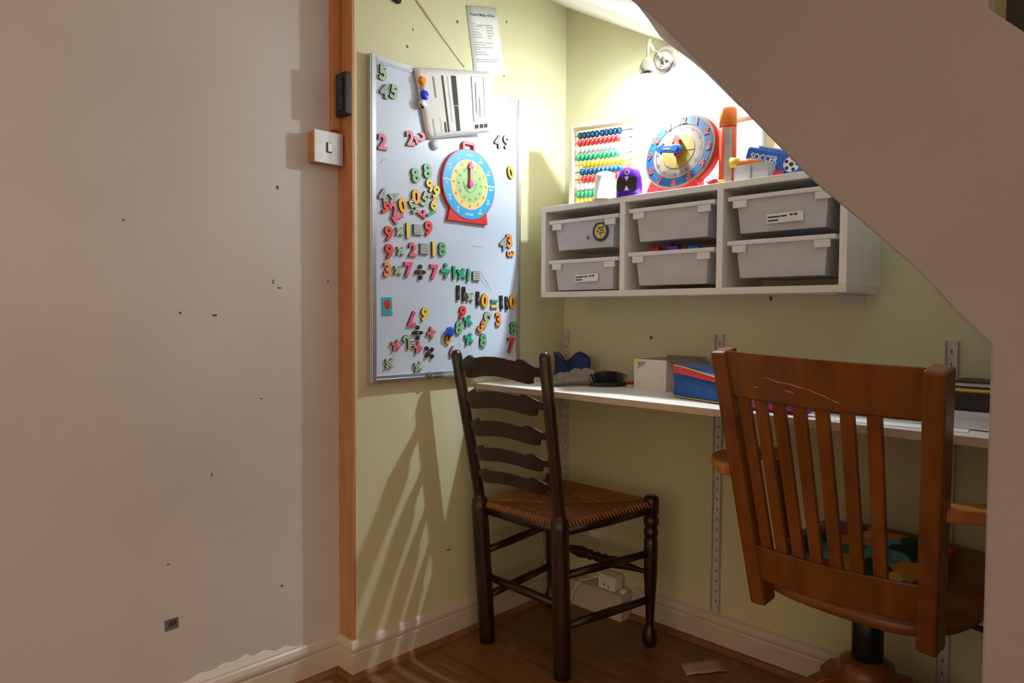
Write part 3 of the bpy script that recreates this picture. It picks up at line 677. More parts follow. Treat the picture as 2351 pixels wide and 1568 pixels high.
# bracket under the right end of the shelf
t = thing('shelf_bracket', 'grey metal bracket under the right end of the wall shelf', 'bracket', (-.668, YB, sz0-.03))
MB().box((-.70, YB-.20, sz0-.004), (-.64, YB, sz0)).build('arm_plate', m_metal_w, t); MB().box((-.70, YB-.004, sz0-.024), (-.64, YB, sz0-.004)).build('wall_plate', m_metal_w, t)
# ================================================================== ON THE SHELF
ST = sz1
# ---- abacus
A0 = Vector((-1.512, 1.803, ST)); adir = Vector((.945, .24, 0)).normalized(); aw, ah = .232, .268
am = Matrix.Translation(A0) @ Matrix.Rotation(math.atan2(adir.y, adir.x), 4, 'Z') @ Matrix.Rotation(R(-4), 4, 'X')
t = thing('abacus', 'wooden abacus with ten rows of coloured beads near the corner', 'abacus', mx=Matrix.Translation(A0) @ Matrix.Rotation(math.atan2(adir.y, adir.x), 4, 'Z'))
m_birch = wood('pale_birch', srgb(214, 196, 170), srgb(232, 218, 196), (10, 10, 3), .5)
for x in (0, aw-.012): MB().box((x, -.022, 0), (x+.012, .022, ah)).build('upright', m_birch, t, world=False, bev=.001)
MB().box((.012, -.022, ah-.012), (aw-.012, .022, ah)).build('top_bar', m_birch, t, world=False, bev=.001)
MB().box((-.012, -.03, 0), (aw+.012, .03, .007)).build('base', m_oaktop, t, world=False, bev=.001)
bc = [m_blue, m_red, m_paper, m_green, m_yellow]
bead_me = MB().sphere((0,0,0), .0115, (.78,1,1), 12).build('bead', m_paper, t, world=False); bead_me.hide_render = False
proto = bead_me.data; bpy.data.objects.remove(bead_me)
bmesh_by = []
for mm in bc:
    d_ = proto.copy(); d_.materials.clear(); d_.materials.append(mm); bmesh_by.append(d_)
for rI in range(10):
    z = ah-.034-rI*.0238; 
    wr = MB().cyl((.012,0,z),(aw-.012,0,z), .0016, n=6).build('wire', bc[rI % 5] if rI % 5 != 2 else m_wht, t, world=False)
    st = [.018,.016,.014,.012,.034,.026,.032,.014,.013,.013][rI]
    for k in range(10):
        b = bpy.data.objects.new('bead', bmesh_by[rI % 5]); C.objects.link(b); b.parent = wr
        b.location = (st+.012+k*.0148+(.004 if k > 4 and rI % 3 == 0 else 0), 0, z)
# ---- white cup
cx_, cy_ = -1.335, 1.752
t = thing('plastic_cup', 'white frosted plastic cup standing upside down before the abacus', 'cup', (cx_, cy_, ST))
MB().lathe([(.036,0),(.0365,.004),(.034,.006),(.031,.07),(.027,.082),(.016,.087),(.001,.088)], (cx_,cy_,ST), (0,0,1), 28).build('cup_body', m_cup, t)
MB().lathe([(.0385,0),(.0385,.005),(.0352,.005),(.0352,0)], (cx_,cy_,ST), (0,0,1), 28, cap=False).build('rim', m_cup, t)
# ---- purple monster pot
pp = Vector((-1.243, 1.752, ST)); t = thing('monster_toy', 'small purple monster toy with one eye and black mouth', 'toy', mx=Matrix.Translation(pp) @ Matrix.Rotation(R(20), 4, 'Z'))
mb = MB(); rows = [(0,.040,.022),(.03,.041,.023),(.055,.038,.022),(.075,.031,.019),(.086,.020,.014),(.091,.006,.005)]
vs = []; n = 24
for z, a, b in rows:
    for i in range(n):
        an = 2*math.pi*i/n; c_, s_ = math.cos(an), math.sin(an); vs.append((a*math.copysign(abs(c_)**.7, c_), b*math.copysign(abs(s_)**.7, s_), z))
mb.add(vs, [(k*n+i, k*n+(i+1) % n, (k+1)*n+(i+1) % n, (k+1)*n+i) for k in range(len(rows)-1) for i in range(n)]+[tuple(range(n))[::-1], tuple((len(rows)-1)*n+i for i in range(n))], 0, True)
mb.build('body', m_purple, t, world=False)
FR = lambda x, z, y: Vector((x, -y, z))
MB().prism([(-.032,.016),(-.026,.014),(-.020,.016),(-.004,.034),(.012,.014),(.024,.014),(.028,.020),(.028,.052),(.022,.058),(.012,.056),(-.004,.042),(-.018,.058),(-.028,.056),(-.033,.046)], FR, .0215, .0255).build('mouth', m_black, t, world=False)
tooth = MB().prism([(-.009,.057),(.003,.057),(-.003,.044)], FR, .0215, .025).prism([(-.009,.016),(.005,.016),(-.003,.031)], FR, .0215, .025); tooth.build('teeth', m_paper, t, world=False)
ey = disc(MB(), .0075, 0, .001, 16); ey.v = [Vector((v.x-.003, -.0205-v.z, v.y+.070)) for v in ey.v]; e_ = ey.build('eye', m_paper, t, world=False)
ey = disc(MB(), .0034, 0, .001, 12); ey.v = [Vector((v.x-.003, -.0216-v.z, v.y+.070)) for v in ey.v]; ey.build('pupil', m_black, e_, world=False)
# ---- big teaching clock
cc = Vector((-1.098, 1.790, ST)); lean = R(-14)
t = thing('teaching_clock', 'large wooden teaching clock with blue number ring leaning on the shelf', 'clock', cc)
dm = Matrix.Translation(cc+Vector((0, .0, .118))) @ Matrix.Rotation(lean, 4, 'X') @ Matrix(((1,0,0),(0,0,-1),(0,1,0))).to_4x4()
def dpart(mb, name, mat, par=t, bev=0): mb.v = [dm @ v for v in mb.v]; return mb.build(name, mat, par, bev=bev)
Rr = .1145
dpart(disc(MB(), Rr, -.004, .004), 'dial', m_cream, bev=.001)
dpart(disc(MB(), Rr-.004, -.024, -.0045, c=(.012, 0)), 'back_drum', m_red)
bs = MB().prism([(-.092,0),(.082,0),(.066,.048),(-.078,.048)], lambda a, b, q: cc+Vector((a, q+b*.24, b)), -.033, -.007); bs.build('stand', m_red, t, bev=.001)
MB().prism([(-.02,0),(.03,0),(.022,.05),(-.01,.05)], lambda a, b, q: cc+Vector((.052+q, a+.02, b)), -.004, .004).build('stand_foot', m_red, t)
rg = MB(); n = 64; r0, r1 = .083, .107
vs = [Vector((r*math.cos(2*math.pi*i/n), r*math.sin(2*math.pi*i/n), .0046)) for r in (r0, r1) for i in range(n)]
rg.add(vs, [(i, n+i, n+(i+1) % n, (i+1) % n) for i in range(n)]); rg = dpart(rg, 'number_ring', m_blue)
def daround(words, r, h, z, mat, nm_, par, off=.02):
    mb = MB()
    for i, wd in enumerate(words):
        a = math.pi/2-2*math.pi*i/len(words)
        add_text(mb, wd, h, lambda x, y, q: Vector((r*math.cos(a)+x, r*math.sin(a)+y, q)), z, off=off, byname='8')
        if nm_.startswith('hour_'): dpart(mb, nm_, mat, par); mb = MB()
    return dpart(mb, nm_, mat, par) if mb.v else None
daround(['12','1','2','3','4','5','6','7','8','9','10','11'], .096, .0235, .0052, plain('pale_outline', srgb(180, 140, 130), .5), 'hour_number_outline', rg, .055)
daround(['12','1','2','3','4','5','6','7','8','9','10','11'], .096, .0225, .0056, m_red, 'hour_number', rg, .012)
daround(['60','5','10','15','20','25','30','35','40','45','50','55'], .071, .0085, .0048, m_navy, 'minute_numbers', bpy.data.objects[rg.name], .01)
tk = MB()
for i in range(60):
    if i % 5:
        a = 2*math.pi*i/60; tk.prism([(.0735*math.cos(a)+.0011*math.cos(b_), .0735*math.sin(a)+.0011*math.sin(b_)) for b_ in (0,1.57,3.14,4.71)], ID, .004, .0046)
dpart(tk, 'minute_dots', m_navy, rg)['kind'] = 'stuff'
ce = dpart(disc(MB(), .052, .004, .0046, 48), 'centre_disc', m_mustard)
dpart(MB().box((.014,-.0014,.0046),(.05,.0014,.0052)), 'quarter_line', plain('olive_line', srgb(120, 96, 30), .5), ce)
dpart(MB().box((-.0006,-.05,.0046),(.0006,-.012,.0051)), 'half_line', m_cream, ce)
def hand(ln, wd, ang, z, mat, name):
    m3 = Matrix.Rotation(R(ang), 4, 'Z')
    mb = MB(); f3 = lambda a, b, q: m3 @ Vector((a, b, q))
    mb.prism([(-wd,-.012),(-wd*.55,-wd*1.6),(wd*.55,-wd*1.6),(wd,-.012),(wd*.75,ln-.026),(wd*1.45,ln-.028),(0,ln),(-wd*1.45,ln-.028),(-wd*.75,ln-.026)], f3, z, z+.008)
    o = dpart(mb, name, mat, bev=.001)
    il = MB().prism([(-wd*.3,.016),(wd*.3,.016),(wd*.26,ln-.03),(-wd*.26,ln-.03)], f3, z+.008, z+.0084); dpart(il, 'inlay', m_mustard, o)
hand(.055, .011, 12, .006, m_red, 'hour_hand'); hand(.072, .012, 82, .016, m_hblue, 'minute_hand')
dpart(disc(MB(), .0125, .004, .028, 24), 'hub', m_hblue, bev=.002)
# ---- spray can
sc_ = Vector((-.951, 1.80, ST)); t = thing('spray_can', 'tall orange capped aerosol can between the clock and the boxes', 'can', sc_)
MB().lathe([(.0215,0),(.0235,.003),(.0235,.158),(.021,.163)], sc_, (0,0,1), 32).build('can_body', plain('orange_red_tin', srgb(226, 84, 40), .25), t)
MB().lathe([(.0236,.163),(.0236,.208),(.021,.214),(.012,.2155)], sc_, (0,0,1), 32).build('cap', m_orange, t)
lab = MB(); n = 8; a0, a1 = R(-86), R(-36)
vs = [sc_+Vector((.0238*math.cos(a0+(a1-a0)*i/n), .0238*math.sin(a0+(a1-a0)*i/n), z)) for z in (.008,.155) for i in range(n+1)]
lab.add(vs, [(i, i+1, n+2+i, n+1+i) for i in range(n)], 0, True).build('label_panel', plain('grey_label', srgb(176, 170, 160), .5), t)
pr = MB()
for k in range(22):
    z = .03+.0052*k; vs = [sc_+Vector((.02392*math.cos(a0+.08+(a1-a0-.2)*i/4), .02392*math.sin(a0+.08+(a1-a0-.2)*i/4), z+q)) for q in (0,.002) for i in range(5)]
    pr.add(vs, [(i, i+1, 6+i, 5+i) for i in range(4)])
pr.build('print', m_inkl, t)
# ---- clear boxes
for (x0, x1, lb) in ((-.908,-.862,'left clear plastic box next to the aerosol can'), (-.857,-.815,'right clear plastic box beside the red brick piece')):
    t = thing('clear_box', lb, 'box', ((x0+x1)/2, 1.775, ST), group='small clear boxes on the shelf')
    bxm = MB(); y0, y1, h = 1.755, 1.80, .040
    for lo_, hi_ in (((x0,y0,ST),(x1,y1,ST+.002)), ((x0,y0,ST+.002),(x1,y0+.0015,ST+h)), ((x0,y1-.0015,ST+.002),(x1,y1,ST+h)), ((x0,y0+.0015,ST+.002),(x0+.0015,y1-.0015,ST+h)), ((x1-.0015,y0+.0015,ST+.002),(x1,y1-.0015,ST+h))): bxm.box(lo_, hi_)
    bxm.build('box_body', m_clear, t); MB().box((x0-.001,y0-.001,ST+h),(x1+.001,y1+.001,ST+h+.004)).build('lid', m_clear, t, bev=.001)
# orange cone on top of the boxes
a, b = Vector((-.925,1.772,ST+.0585)), Vector((-.840,1.778,ST+.0505))
t = thing('toy_cone', 'orange and yellow tapering piece lying on the clear boxes', 'toy', tuple(a))
MB().tube([a, a.lerp(b,.3)], [.0143,.011], 14).build('wide_end', m_yellow, t); MB().tube([a.lerp(b,.3), b], [.011,.005], 14).build('cone', m_orange, t)
# ---- blue pencil tin
pm_ = Matrix.Translation((-.822, 1.838, ST+.053)) @ Matrix.Rotation(R(14), 4, 'Z') @ Matrix.Rotation(R(16), 4, 'Y')
t = thing('pencil_case', 'blue pencil case printed with a football, tilted on the clear boxes', 'pencil case', mx=pm_)
def lp_(mb, name, mat, par=t, bev=0): return mb.build(name, mat, par, world=False, bev=bev)
lp_(MB().box((-.085,-.026,-.030),(.095,.026,.026)), 'case_body', m_caset, bev=.006)
lp_(MB().box((-.060,-.020,.026),(.085,.022,.033)), 'lid_ridge', plain('pale_blue_tin', srgb(120, 160, 210), .3), bev=.002)
pr = MB(); add_text(pr, 'SOCCER', .018, lambda x, y, z: Vector((x-.036, -.0265, y+.002)), 0, off=.02, width=.072); lp_(pr, 'lettering', m_paper)
bl = disc(MB(), .020, 0, .001, 28); bl.v = [Vector((v.x+.037, -.0262-v.z, v.y-.002)) for v in bl.v]; bl = lp_(bl, 'football', m_paper)
pg = MB()
for cx2, cy2, r in [(0,0,.0065)]+[(.0145*math.cos(a+.3), .0145*math.sin(a+.3), .0052) for a in [2*math.pi*k/5 for k in range(5)]]:
    pg.prism([(cx2+r*math.cos(2*math.pi*k/5+.3), cy2+r*math.sin(2*math.pi*k/5+.3)) for k in range(5)], lambda a, b, q: Vector((a+.037, -.0273-q, b-.002)), 0, .0004)
lp_(pg, 'ball_patches', m_black, bl)
# red piece, ribbon bits behind the clock
p = Vector((-.792, 1.765, ST)); t = thing('toy_brick', 'small red toy brick right of the clear boxes', 'toy', p, rz=R(30))
MB().box((-.012,-.008,0),(.012,.008,.014)).build('brick_body', m_red, t, world=False, bev=.001); sm = MB(); [sm.cyl((x, 0, .014), (x, 0, .018), .004) for x in (-.006,.006)]; sm.build('studs', m_red, t, world=False)
p = Vector((-.965, 1.752, ST)); t = thing('craft_scrap', 'red and yellow scrap lying beside the clock stand', 'craft scrap', p)
fl_ = MB()
for k in range(6): 
    a = k*math.pi/3; fl_.sphere(p+Vector((.014*math.cos(a), .014*math.sin(a)*.8, .007+.004*(k % 2))), .010, (1,.8,.5), 8)
fl_.build('petals', m_red, t); MB().sphere(p+Vector((.022,-.004,.006)), .012, (1.3,.6,.5), 8).build('leaf', m_yellow, t)
# chart on the back wall behind the can
t = thing('wall_panel', 'white panel with brown top strip on the wall behind the aerosol can', 'panel', (-.985, YB, 1.40))
MB().box((-1.06, YB-.012, 1.39), (-.925, YB, 1.604)).build('sheet', m_paper, t, bev=.001)
MB().box((-1.065, YB-.016, 1.604), (-.92, YB, 1.613)).build('top_strip', m_bead, t)
MB().box((-.945, YB-.016, 1.39), (-.925, YB-.012, 1.604)).build('side_strip', m_wht, t)
# ================================================================== RAILS AND DESK
DZ, DY, DT = .806, 1.525, .017
for xc, lb in ((-1.667,'white slotted wall rail in the corner behind the ladder back chair'), (-1.053,'white slotted wall rail in the middle behind the desk'), (-.438,'white slotted wall rail on the right behind the swivel chair')):
    t = thing('wall_rail', lb, 'shelf rail', (xc, YB, .112), group='slotted wall rails')
    ch_ = MB().box((xc-.0125, YB-.003, .112), (xc+.0125, YB, .972)).box((xc-.0145, YB-.014, .112), (xc-.0115, YB, .972)).box((xc+.0115, YB-.014, .112), (xc+.0145, YB, .972))
    ch_.build('channel', m_metal_w, t)
    sl = MB()
    for k in range(26): sl.box((xc-.0022, YB-.0034, .14+k*.032), (xc+.0022, YB-.003, .150+k*.032))
    sl.build('slots', m_grey, t)['kind'] = 'stuff'
    MB().prism([(YB-.003, DZ-DT-.0005), (YB-.003, DZ-DT-.05), (YB-.30, DZ-DT-.012), (YB-.30, DZ-DT-.0005)], YZ, xc-.002, xc+.002).build('bracket_arm', m_metal_w, t)
t = thing('desk_top', 'long narrow white painted desk board along the back wall', 'desk', (-.85, DY, DZ-DT))
yb_ = YB-.0145
MB().box((XL+.001, DY+.003, DZ-DT), (.05, yb_, DZ)).build('board', m_wht2, t, bev=.001)
MB().box((XL+.001, DY, DZ-DT), (.05, DY+.003, DZ)).build('edging', plain('worn_edging', srgb(206, 186, 168), .5, 0, .1), t)
# ---- blue pouch
t = thing('fabric_pouch', 'crumpled dark blue pouch in the back corner of the desk', 'pouch', (-1.59, 1.90, DZ))
mb = MB(); nx, nz = 16, 8; vs = []
for s_ in (-1, 1):
    for j in range(nz+1):
        for i in range(nx+1):
            fx, fz = i/nx, j/nz; tz = DZ+.001+fz*(.076+.012*math.cos(fx*9)-.01*math.sin(fx*5)); bul = .03*(1-fz**2)*math.sin(math.pi*min(1,max(0,fx)))**.4+.003
            vs.append((-1.668+.155*fx, 1.905+s_*bul+.006*math.sin(fx*11+fz*4), tz))
g = (nx+1)*(nz+1)
for s_ in (0, g):
    for j in range(nz):
        for i in range(nx): mb.f.append([s_+j*(nx+1)+i, s_+j*(nx+1)+i+1, s_+(j+1)*(nx+1)+i+1, s_+(j+1)*(nx+1)+i])
for i in range(nx): mb.f.append([i, i+1, g+i+1, g+i]); k = nz*(nx+1)+i; mb.f.append([k, k+1, g+k+1, g+k])
for j in range(nz): mb.f.append([j*(nx+1), (j+1)*(nx+1), g+(j+1)*(nx+1), g+j*(nx+1)]); k = j*(nx+1)+nx; mb.f.append([k, k+nx+1, g+k+nx+1, g+k])
mb.v = [Vector(v) for v in vs]; mb.m = [0]*len(mb.f); mb.s = [True]*len(mb.f); mb.build('pouch_body', m_fabd, t)
MB().tube([Vector((-1.66+.14*i/8, 1.905+.004*math.sin(i*1.3), DZ+.078+.012*math.cos(i/8*9)-.009*math.sin(i/8*5))) for i in range(9)], .0025, 6).build('zip', m_black, t)
# ---- crumpled polythene bag
t = thing('plastic_bag', 'crumpled translucent plastic bag lying behind the hairbrush', 'bag', (-1.48, 1.80, DZ))
mb = MB(); nx, ny = 20, 10; vs = []; rg_ = random.Random(3)
for j in range(ny+1):
    for i in range(nx+1):
        fx, fy = i/nx, j/ny; e = min(fx, 1-fx, fy, 1-fy)
        h = .002+min(1, e*5)*(.024+.020*math.sin(fx*7+fy*3)*math.cos(fy*6)+rg_.uniform(-.008,.008)) if e > 0 else .0005
        vs.append((-1.60+.235*fx+.02*fy, 1.790+.073*fy+.036*fx*(1-fy)+rg_.uniform(-.003,.003), DZ+max(.0005, h)))
mb.add(vs, [(j*(nx+1)+i, j*(nx+1)+i+1, (j+1)*(nx+1)+i+1, (j+1)*(nx+1)+i) for j in range(ny) for i in range(nx)], 0, False); mb.build('crumpled_sheet', m_bag, t)
MB().tube([Vector((-1.59, 1.79, DZ+.004)), Vector((-1.61, 1.76, DZ+.010)), Vector((-1.58, 1.73, DZ+.005)), Vector((-1.55,1.79,DZ+.004))], .003, 6).build('handle_loop', m_bag, t)
# ---- hairbrush (bristles up)
h0, h1 = Vector((-1.443, 1.615, DZ+.009)), Vector((-1.287, 1.832, DZ+.010)); hd_ = (h1-h0).normalized()
t = thing('hairbrush', 'black hairbrush with bristles up and pale handle on the desk', 'hairbrush', tuple(h0))
L = (h1-h0).length; pth = [h0+hd_*(L*f) for f in (0,.08,.2,.35,.46,.52)]
MB().tube(pth, [.005,.0085,.0075,.0065,.0075,.009], 10).build('handle', plain('grey_handle', srgb(96, 88, 82), .3), t)
sd_ = Vector((-hd_.y, hd_.x, 0)); ov = MB(); n = 24; ctr = h0+hd_*(L*.72)
vs = [ctr+hd_*(.062*math.cos(2*math.pi*i/n))+sd_*(.026*math.sin(2*math.pi*i/n))+Vector((0,0,z)) for z in (-.0085,.004) for i in range(n)]
ov.add(vs, [tuple(range(n))[::-1], tuple(range(n,2*n))]+[(i,(i+1) % n,n+(i+1) % n,n+i) for i in range(n)]).build('head', m_black, t, bev=.003)
br = MB()
for i in range(-6,7):
    for j in range(-2,3):
        a, b = i*.0088, j*.0095
        if (a/.056)**2+(b/.023)**2 < 1:
            q = ctr+hd_*a+sd_*b+Vector((0,0,.004)); br.bar(q, q+Vector((hd_.x*a*.22+sd_.x*b*.3, hd_.y*a*.22+sd_.y*b*.3, .034-.014*(a/.056)**2)), .0020, .0020)
o = br.build('bristles', m_black, t); o['kind'] = 'stuff'
# red pen behind brush
tag(MB().cyl((-1.33,1.875,DZ+.0045),(-1.24,1.90,DZ+.0045), .0045).cyl((-1.24,1.90,DZ+.0045),(-1.225,1.904,DZ+.0045), .0045, .001).build('pen', m_red, loc=(-1.33,1.875,DZ)), 'red pen lying on the desk behind the hairbrush', 'pen')
# ---- white open box
b0 = Vector((-1.228, 1.766, DZ)); bw, bd_, bh = .116, .168, .092
t = thing('cardboard_box', 'open white cardboard box with pen scribbles on the desk', 'box', mx=Matrix.Translation(b0) @ Matrix.Rotation(R(-3), 4, 'Z'))
MB().box((0,0,0),(bw,bd_,.002)).box((0,0,.002),(bw,.002,bh)).box((0,bd_-.002,.002),(bw,bd_,bh)).box((0,.002,.002),(.002,bd_-.002,bh)).box((bw-.002,.002,.002),(bw,bd_-.002,bh)).build('box_body', plain('white_card', srgb(222, 214, 206), .7, 0, .05), t, world=False)
MB().add([(bw,.004,bh),(bw,bd_-.004,bh),(bw+.05,bd_-.01,bh-.012),(bw+.05,.02,bh-.02)], [(0,1,2,3)]).add([(bw,.004,bh+.0015),(bw,bd_-.004,bh+.0015),(bw+.05,bd_-.01,bh-.0105),(bw+.05,.02,bh-.0185)], [(0,1,2,3)]).build('side_flap', m_card, t, world=False)
MB().box((.002,bd_-.004,bh-.03),(bw+.03,bd_-.002,bh+.006)).build('back_flap', m_card, t, world=False)
MB().box((-.0004,-.0006,bh-.012),(.012,.0,bh)).build('corner_tape', m_yellow, t, world=False)
pr = MB()
for k in range(7): pr.tube([Vector((.012+.004*k, -.0004, bh-.030+.002*k)), Vector((.016+.004*k, -.0004, bh-.008+.001*(k % 3))), Vector((.018+.004*k, -.0004, bh-.022+.002*k))], .0005, 4)
pr.build('scribble', m_ink, t, world=False)
# ---- blue, red and yellow pencil bag
c0, c1 = Vector((-1.052, 1.672, DZ)), Vector((-.80, 1.592, DZ)); cd = (c1-c0).normalized()
m4 = Matrix.Translation(c0) @ Matrix.Rotation(math.atan2(cd.y, cd.x), 4, 'Z'); cl = .24
t = thing('pencil_bag', 'blue zipped fabric bag with red band and yellow piping on the desk', 'bag', mx=m4)
def loop(z, inset, n=40, sag=0):
    out = []
    for i in range(n):
        a = 2*math.pi*i/n; c_, s_ = math.cos(a), math.sin(a)
        x = cl/2+(cl/2-inset)*math.copysign(abs(c_)**.45, c_); yq = .05+(.05-inset)*math.copysign(abs(s_)**.45, s_)
        out.append(Vector((x, yq, z+sag*math.cos((x/cl-.1)*math.pi*1.3))))
    return out
def loft(loops, cap=(True, True)):
    n = len(loops[0]); mb = MB(); vs = [p for l in loops for p in l]
    fs = [(k*n+i, k*n+(i+1) % n, (k+1)*n+(i+1) % n, (k+1)*n+i) for k in range(len(loops)-1) for i in range(n)]
    mb.add(vs, fs, 0, True)
    if cap[0]: mb.f.append(list(range(n))[::-1]); mb.m.append(0); mb.s.append(False)
    if cap[1]: k = (len(loops)-1)*n; mb.f.append([k+i for i in range(n)]); mb.m.append(0); mb.s.append(False)
    return mb
bd5 = loft([loop(0,.004), loop(.012,.0), loop(.035,.003), loop(.060,.001,sag=.006)], (True, True)).build('bag_body', m_fab, t, world=False)
loft([loop(.060,.0,sag=.006), loop(.066,-.001,sag=.008), loop(.076,.001,sag=.010)]).build('red_band', m_red, t, world=False)
loft([loop(.076,.003,sag=.010), loop(.080,.010,sag=.010), loop(.082,.02,sag=.008)]).build('lid_panel', m_hblue, t, world=False)
for z, i_, sg in ((.0775,.001,.010), (.004,.001,0)): l = loop(z, i_, sag=sg); MB().tube(l+[l[0]], .0016, 6).build('piping', m_yellow, t, world=False)
# ---- magenta case, black tablet
t = thing('magenta_case', 'magenta pencil case lying at the desk edge behind the swivel chair', 'pencil case', (-.70, 1.60, DZ))
MB().tube([Vector((-.775,1.585,DZ+.017)), Vector((-.765,1.584,DZ+.017)), Vector((-.63,1.575,DZ+.017)), Vector((-.62,1.574,DZ+.017))], [.008,.016,.016,.008], 14).build('case_body', m_magenta, t)
MB().bar((-.762,1.584,DZ+.0335), (-.633,1.575,DZ+.0335), .004, .002, (0,1,0)).build('zip', m_black, t)
t = thing('flat_case', 'thin flat black case lying in the middle of the desk', 'case', (-.62, 1.66, DZ), rz=R(-6))
MB().box((-.10,0,0),(.10,.15,.008)).build('case_back', m_black, t, world=False, bev=.002); MB().box((-.092,.008,.008),(.092,.142,.0086)).build('lid_panel', plain('dark_glass', srgb(18, 18, 22), .1), t, world=False)
# ---- papers and black tray at the right
for i, (x, y, r, w_, h_, z, lb) in enumerate([(-.44,1.56,6,.24,.14,.0,'white paper sheet lying lowest at the right end of the desk'), (-.30,1.615,-5,.25,.13,.0018,'white paper sheet lying across another in front of the black tray')]):
    t = tag(MB().box((-w_/2,0,0),(w_/2,h_,.0012)).build('paper_sheet', m_paper, world=False, mx=Matrix.Translation((x, y, DZ+z+.0003)) @ Matrix.Rotation(R(r), 4, 'Z')), lb, 'paper', 'loose papers on the desk')
tag(MB().box((-.45,1.755,DZ),(-.09,1.948,DZ+.020)).build('paper_pile', m_paper, loc=(-.27,1.85,DZ), bev=.001), 'flat pile of white papers under the black desk tray', 'paper pile')
z0 = DZ+.0202
t = thing('letter_tray', 'black desk tray of papers at the right end of the desk', 'desk tray', (-.27, 1.86, z0))
MB().box((-.43,1.765,z0),(-.11,1.94,z0+.004)).box((-.43,1.765,z0+.004),(-.11,1.768,z0+.040)).box((-.43,1.937,z0+.004),(-.11,1.94,z0+.044)).box((-.43,1.768,z0+.004),(-.427,1.937,z0+.042)).box((-.113,1.768,z0+.004),(-.11,1.937,z0+.042)).build('tray_body', m_black, t, bev=.001)
MB().box((-.42,1.775,z0+.004),(-.12,1.93,z0+.0385)).build('paper_stack', m_card, t)
for i, (mt, lb, yy, zz, xa, xb_) in enumerate([(m_yellow,'yellow pencil lying along the front of the black tray',1.782,.0424,-.40,-.20), (m_red,'red pen on the papers in the black tray',1.798,.0424,-.415,-.30), (m_green,'green pen at the left of the black tray',1.812,.0424,-.422,-.33)]):
    tag(MB().cyl((xa,yy,z0+zz),(xb_,yy+.004,z0+zz),.0038,n=6).cyl((xb_,yy+.004,z0+zz),(xb_+.015,yy+.0045,z0+zz),.0038,.0006,n=6).build('pencil', mt, loc=(xa,yy,z0+zz-.0038)), lb, 'pencil', 'pencils on the tray')
t = thing('folder', 'dark folder of white papers lying across the back of the tray', 'folder', (-.27, 1.89, z0+.0445))
for lo_, hi_, nm_, mt in (((-.41,1.835,.0445),(-.12,1.95,.0475),'backing',m_black), ((-.405,1.837,.0475),(-.125,1.948,.0555),'papers',m_paper), ((-.408,1.835,.0555),(-.122,1.95,.0585),'cover',m_black)):
    MB().box((lo_[0],lo_[1],z0+lo_[2]), (hi_[0],hi_[1],z0+hi_[2])).build(nm_, mt, t)
# ================================================================== LADDER BACK CHAIR
RB, LB, RF, LF = Vector((-1.266,1.487,0)), Vector((-1.578,1.487,0)), Vector((-1.201,1.828,0)), Vector((-1.612,1.828,0))
t = thing('ladder_back_chair', 'dark wooden ladder back chair with woven rush seat', 'chair', (-1.41, 1.65, 0))
zse = .446; tops = []
for b_, sx, tp in ((RB, 1, Vector((-1.268,1.402,.930))), (LB, -1, px(1046, 803, 0, -1.612))):
    knee = Vector((-1.270 if sx > 0 else -1.596, 1.476 if sx > 0 else 1.470, zse+.012)); tops.append((knee, tp))
    d = tp-knee
    pts = [b_, b_+Vector((0,0,.03)), b_.lerp(knee,.5), knee-Vector((0,0,.03)), knee-Vector((0,0,.004)), knee+d*.005, knee+d*.03, knee+d*.5, tp-d*.03, tp-d*.008, tp]
    MB().tube(pts, [.0235,.0250,.0262,.0255,.0240,.0172,.0170,.0172,.0168,.012,.004], 16).build('back_post', m_dark, t)
for f_ in (RF, LF):
    prof_ = [(.014,0),(.021,.008),(.0235,.025),(.021,.045),(.014,.062),(.0125,.08),(.016,.14),(.0205,.22),(.022,.30),(.0215,.335),(.0185,.343),(.0225,.352),(.0225,.366),(.018,.374),(.0235,.384),(.0235,.40),(.019,.41),(.0235,.418),(.024,.455),(.022,.468),(.014,.474)]
    MB().lathe(prof_, f_, (0,0,1), 18).build('front_leg', m_dark, t)
def rail(a, b, r, nm_='stretcher', prof_=None):
    a, b = Vector(a), Vector(b); d = (b-a).length
    if prof_: MB().lathe([(q, f*d) for f, q in prof_], a, b-a, 14).build(nm_, m_dark, t)
    else: MB().tube([a, a.lerp(b,.5), b], [r*.9, r*1.1, r*.9], 12).build(nm_, m_dark, t)
for z in (.292, .146):
    rail((RB.x, RB.y, z), (RF.x, RF.y, z+.002), .0118); rail((LB.x, LB.y, z), (LF.x, LF.y, z+.002), .0118)
rail((RB.x, RB.y, .205), (LB.x, LB.y, .209), .0120)
tp_ = [(0,.007),(.1,.008),(.2,.012),(.33,.0205),(.40,.015),(.43,.0185),(.46,.012),(.5,.017),(.54,.012),(.57,.0185),(.60,.015),(.67,.0205),(.8,.012),(.9,.008),(1,.007)]
rail((LF.x, LF.y, .229), (RF.x, RF.y, .229), 0, 'front_stretcher', tp_)
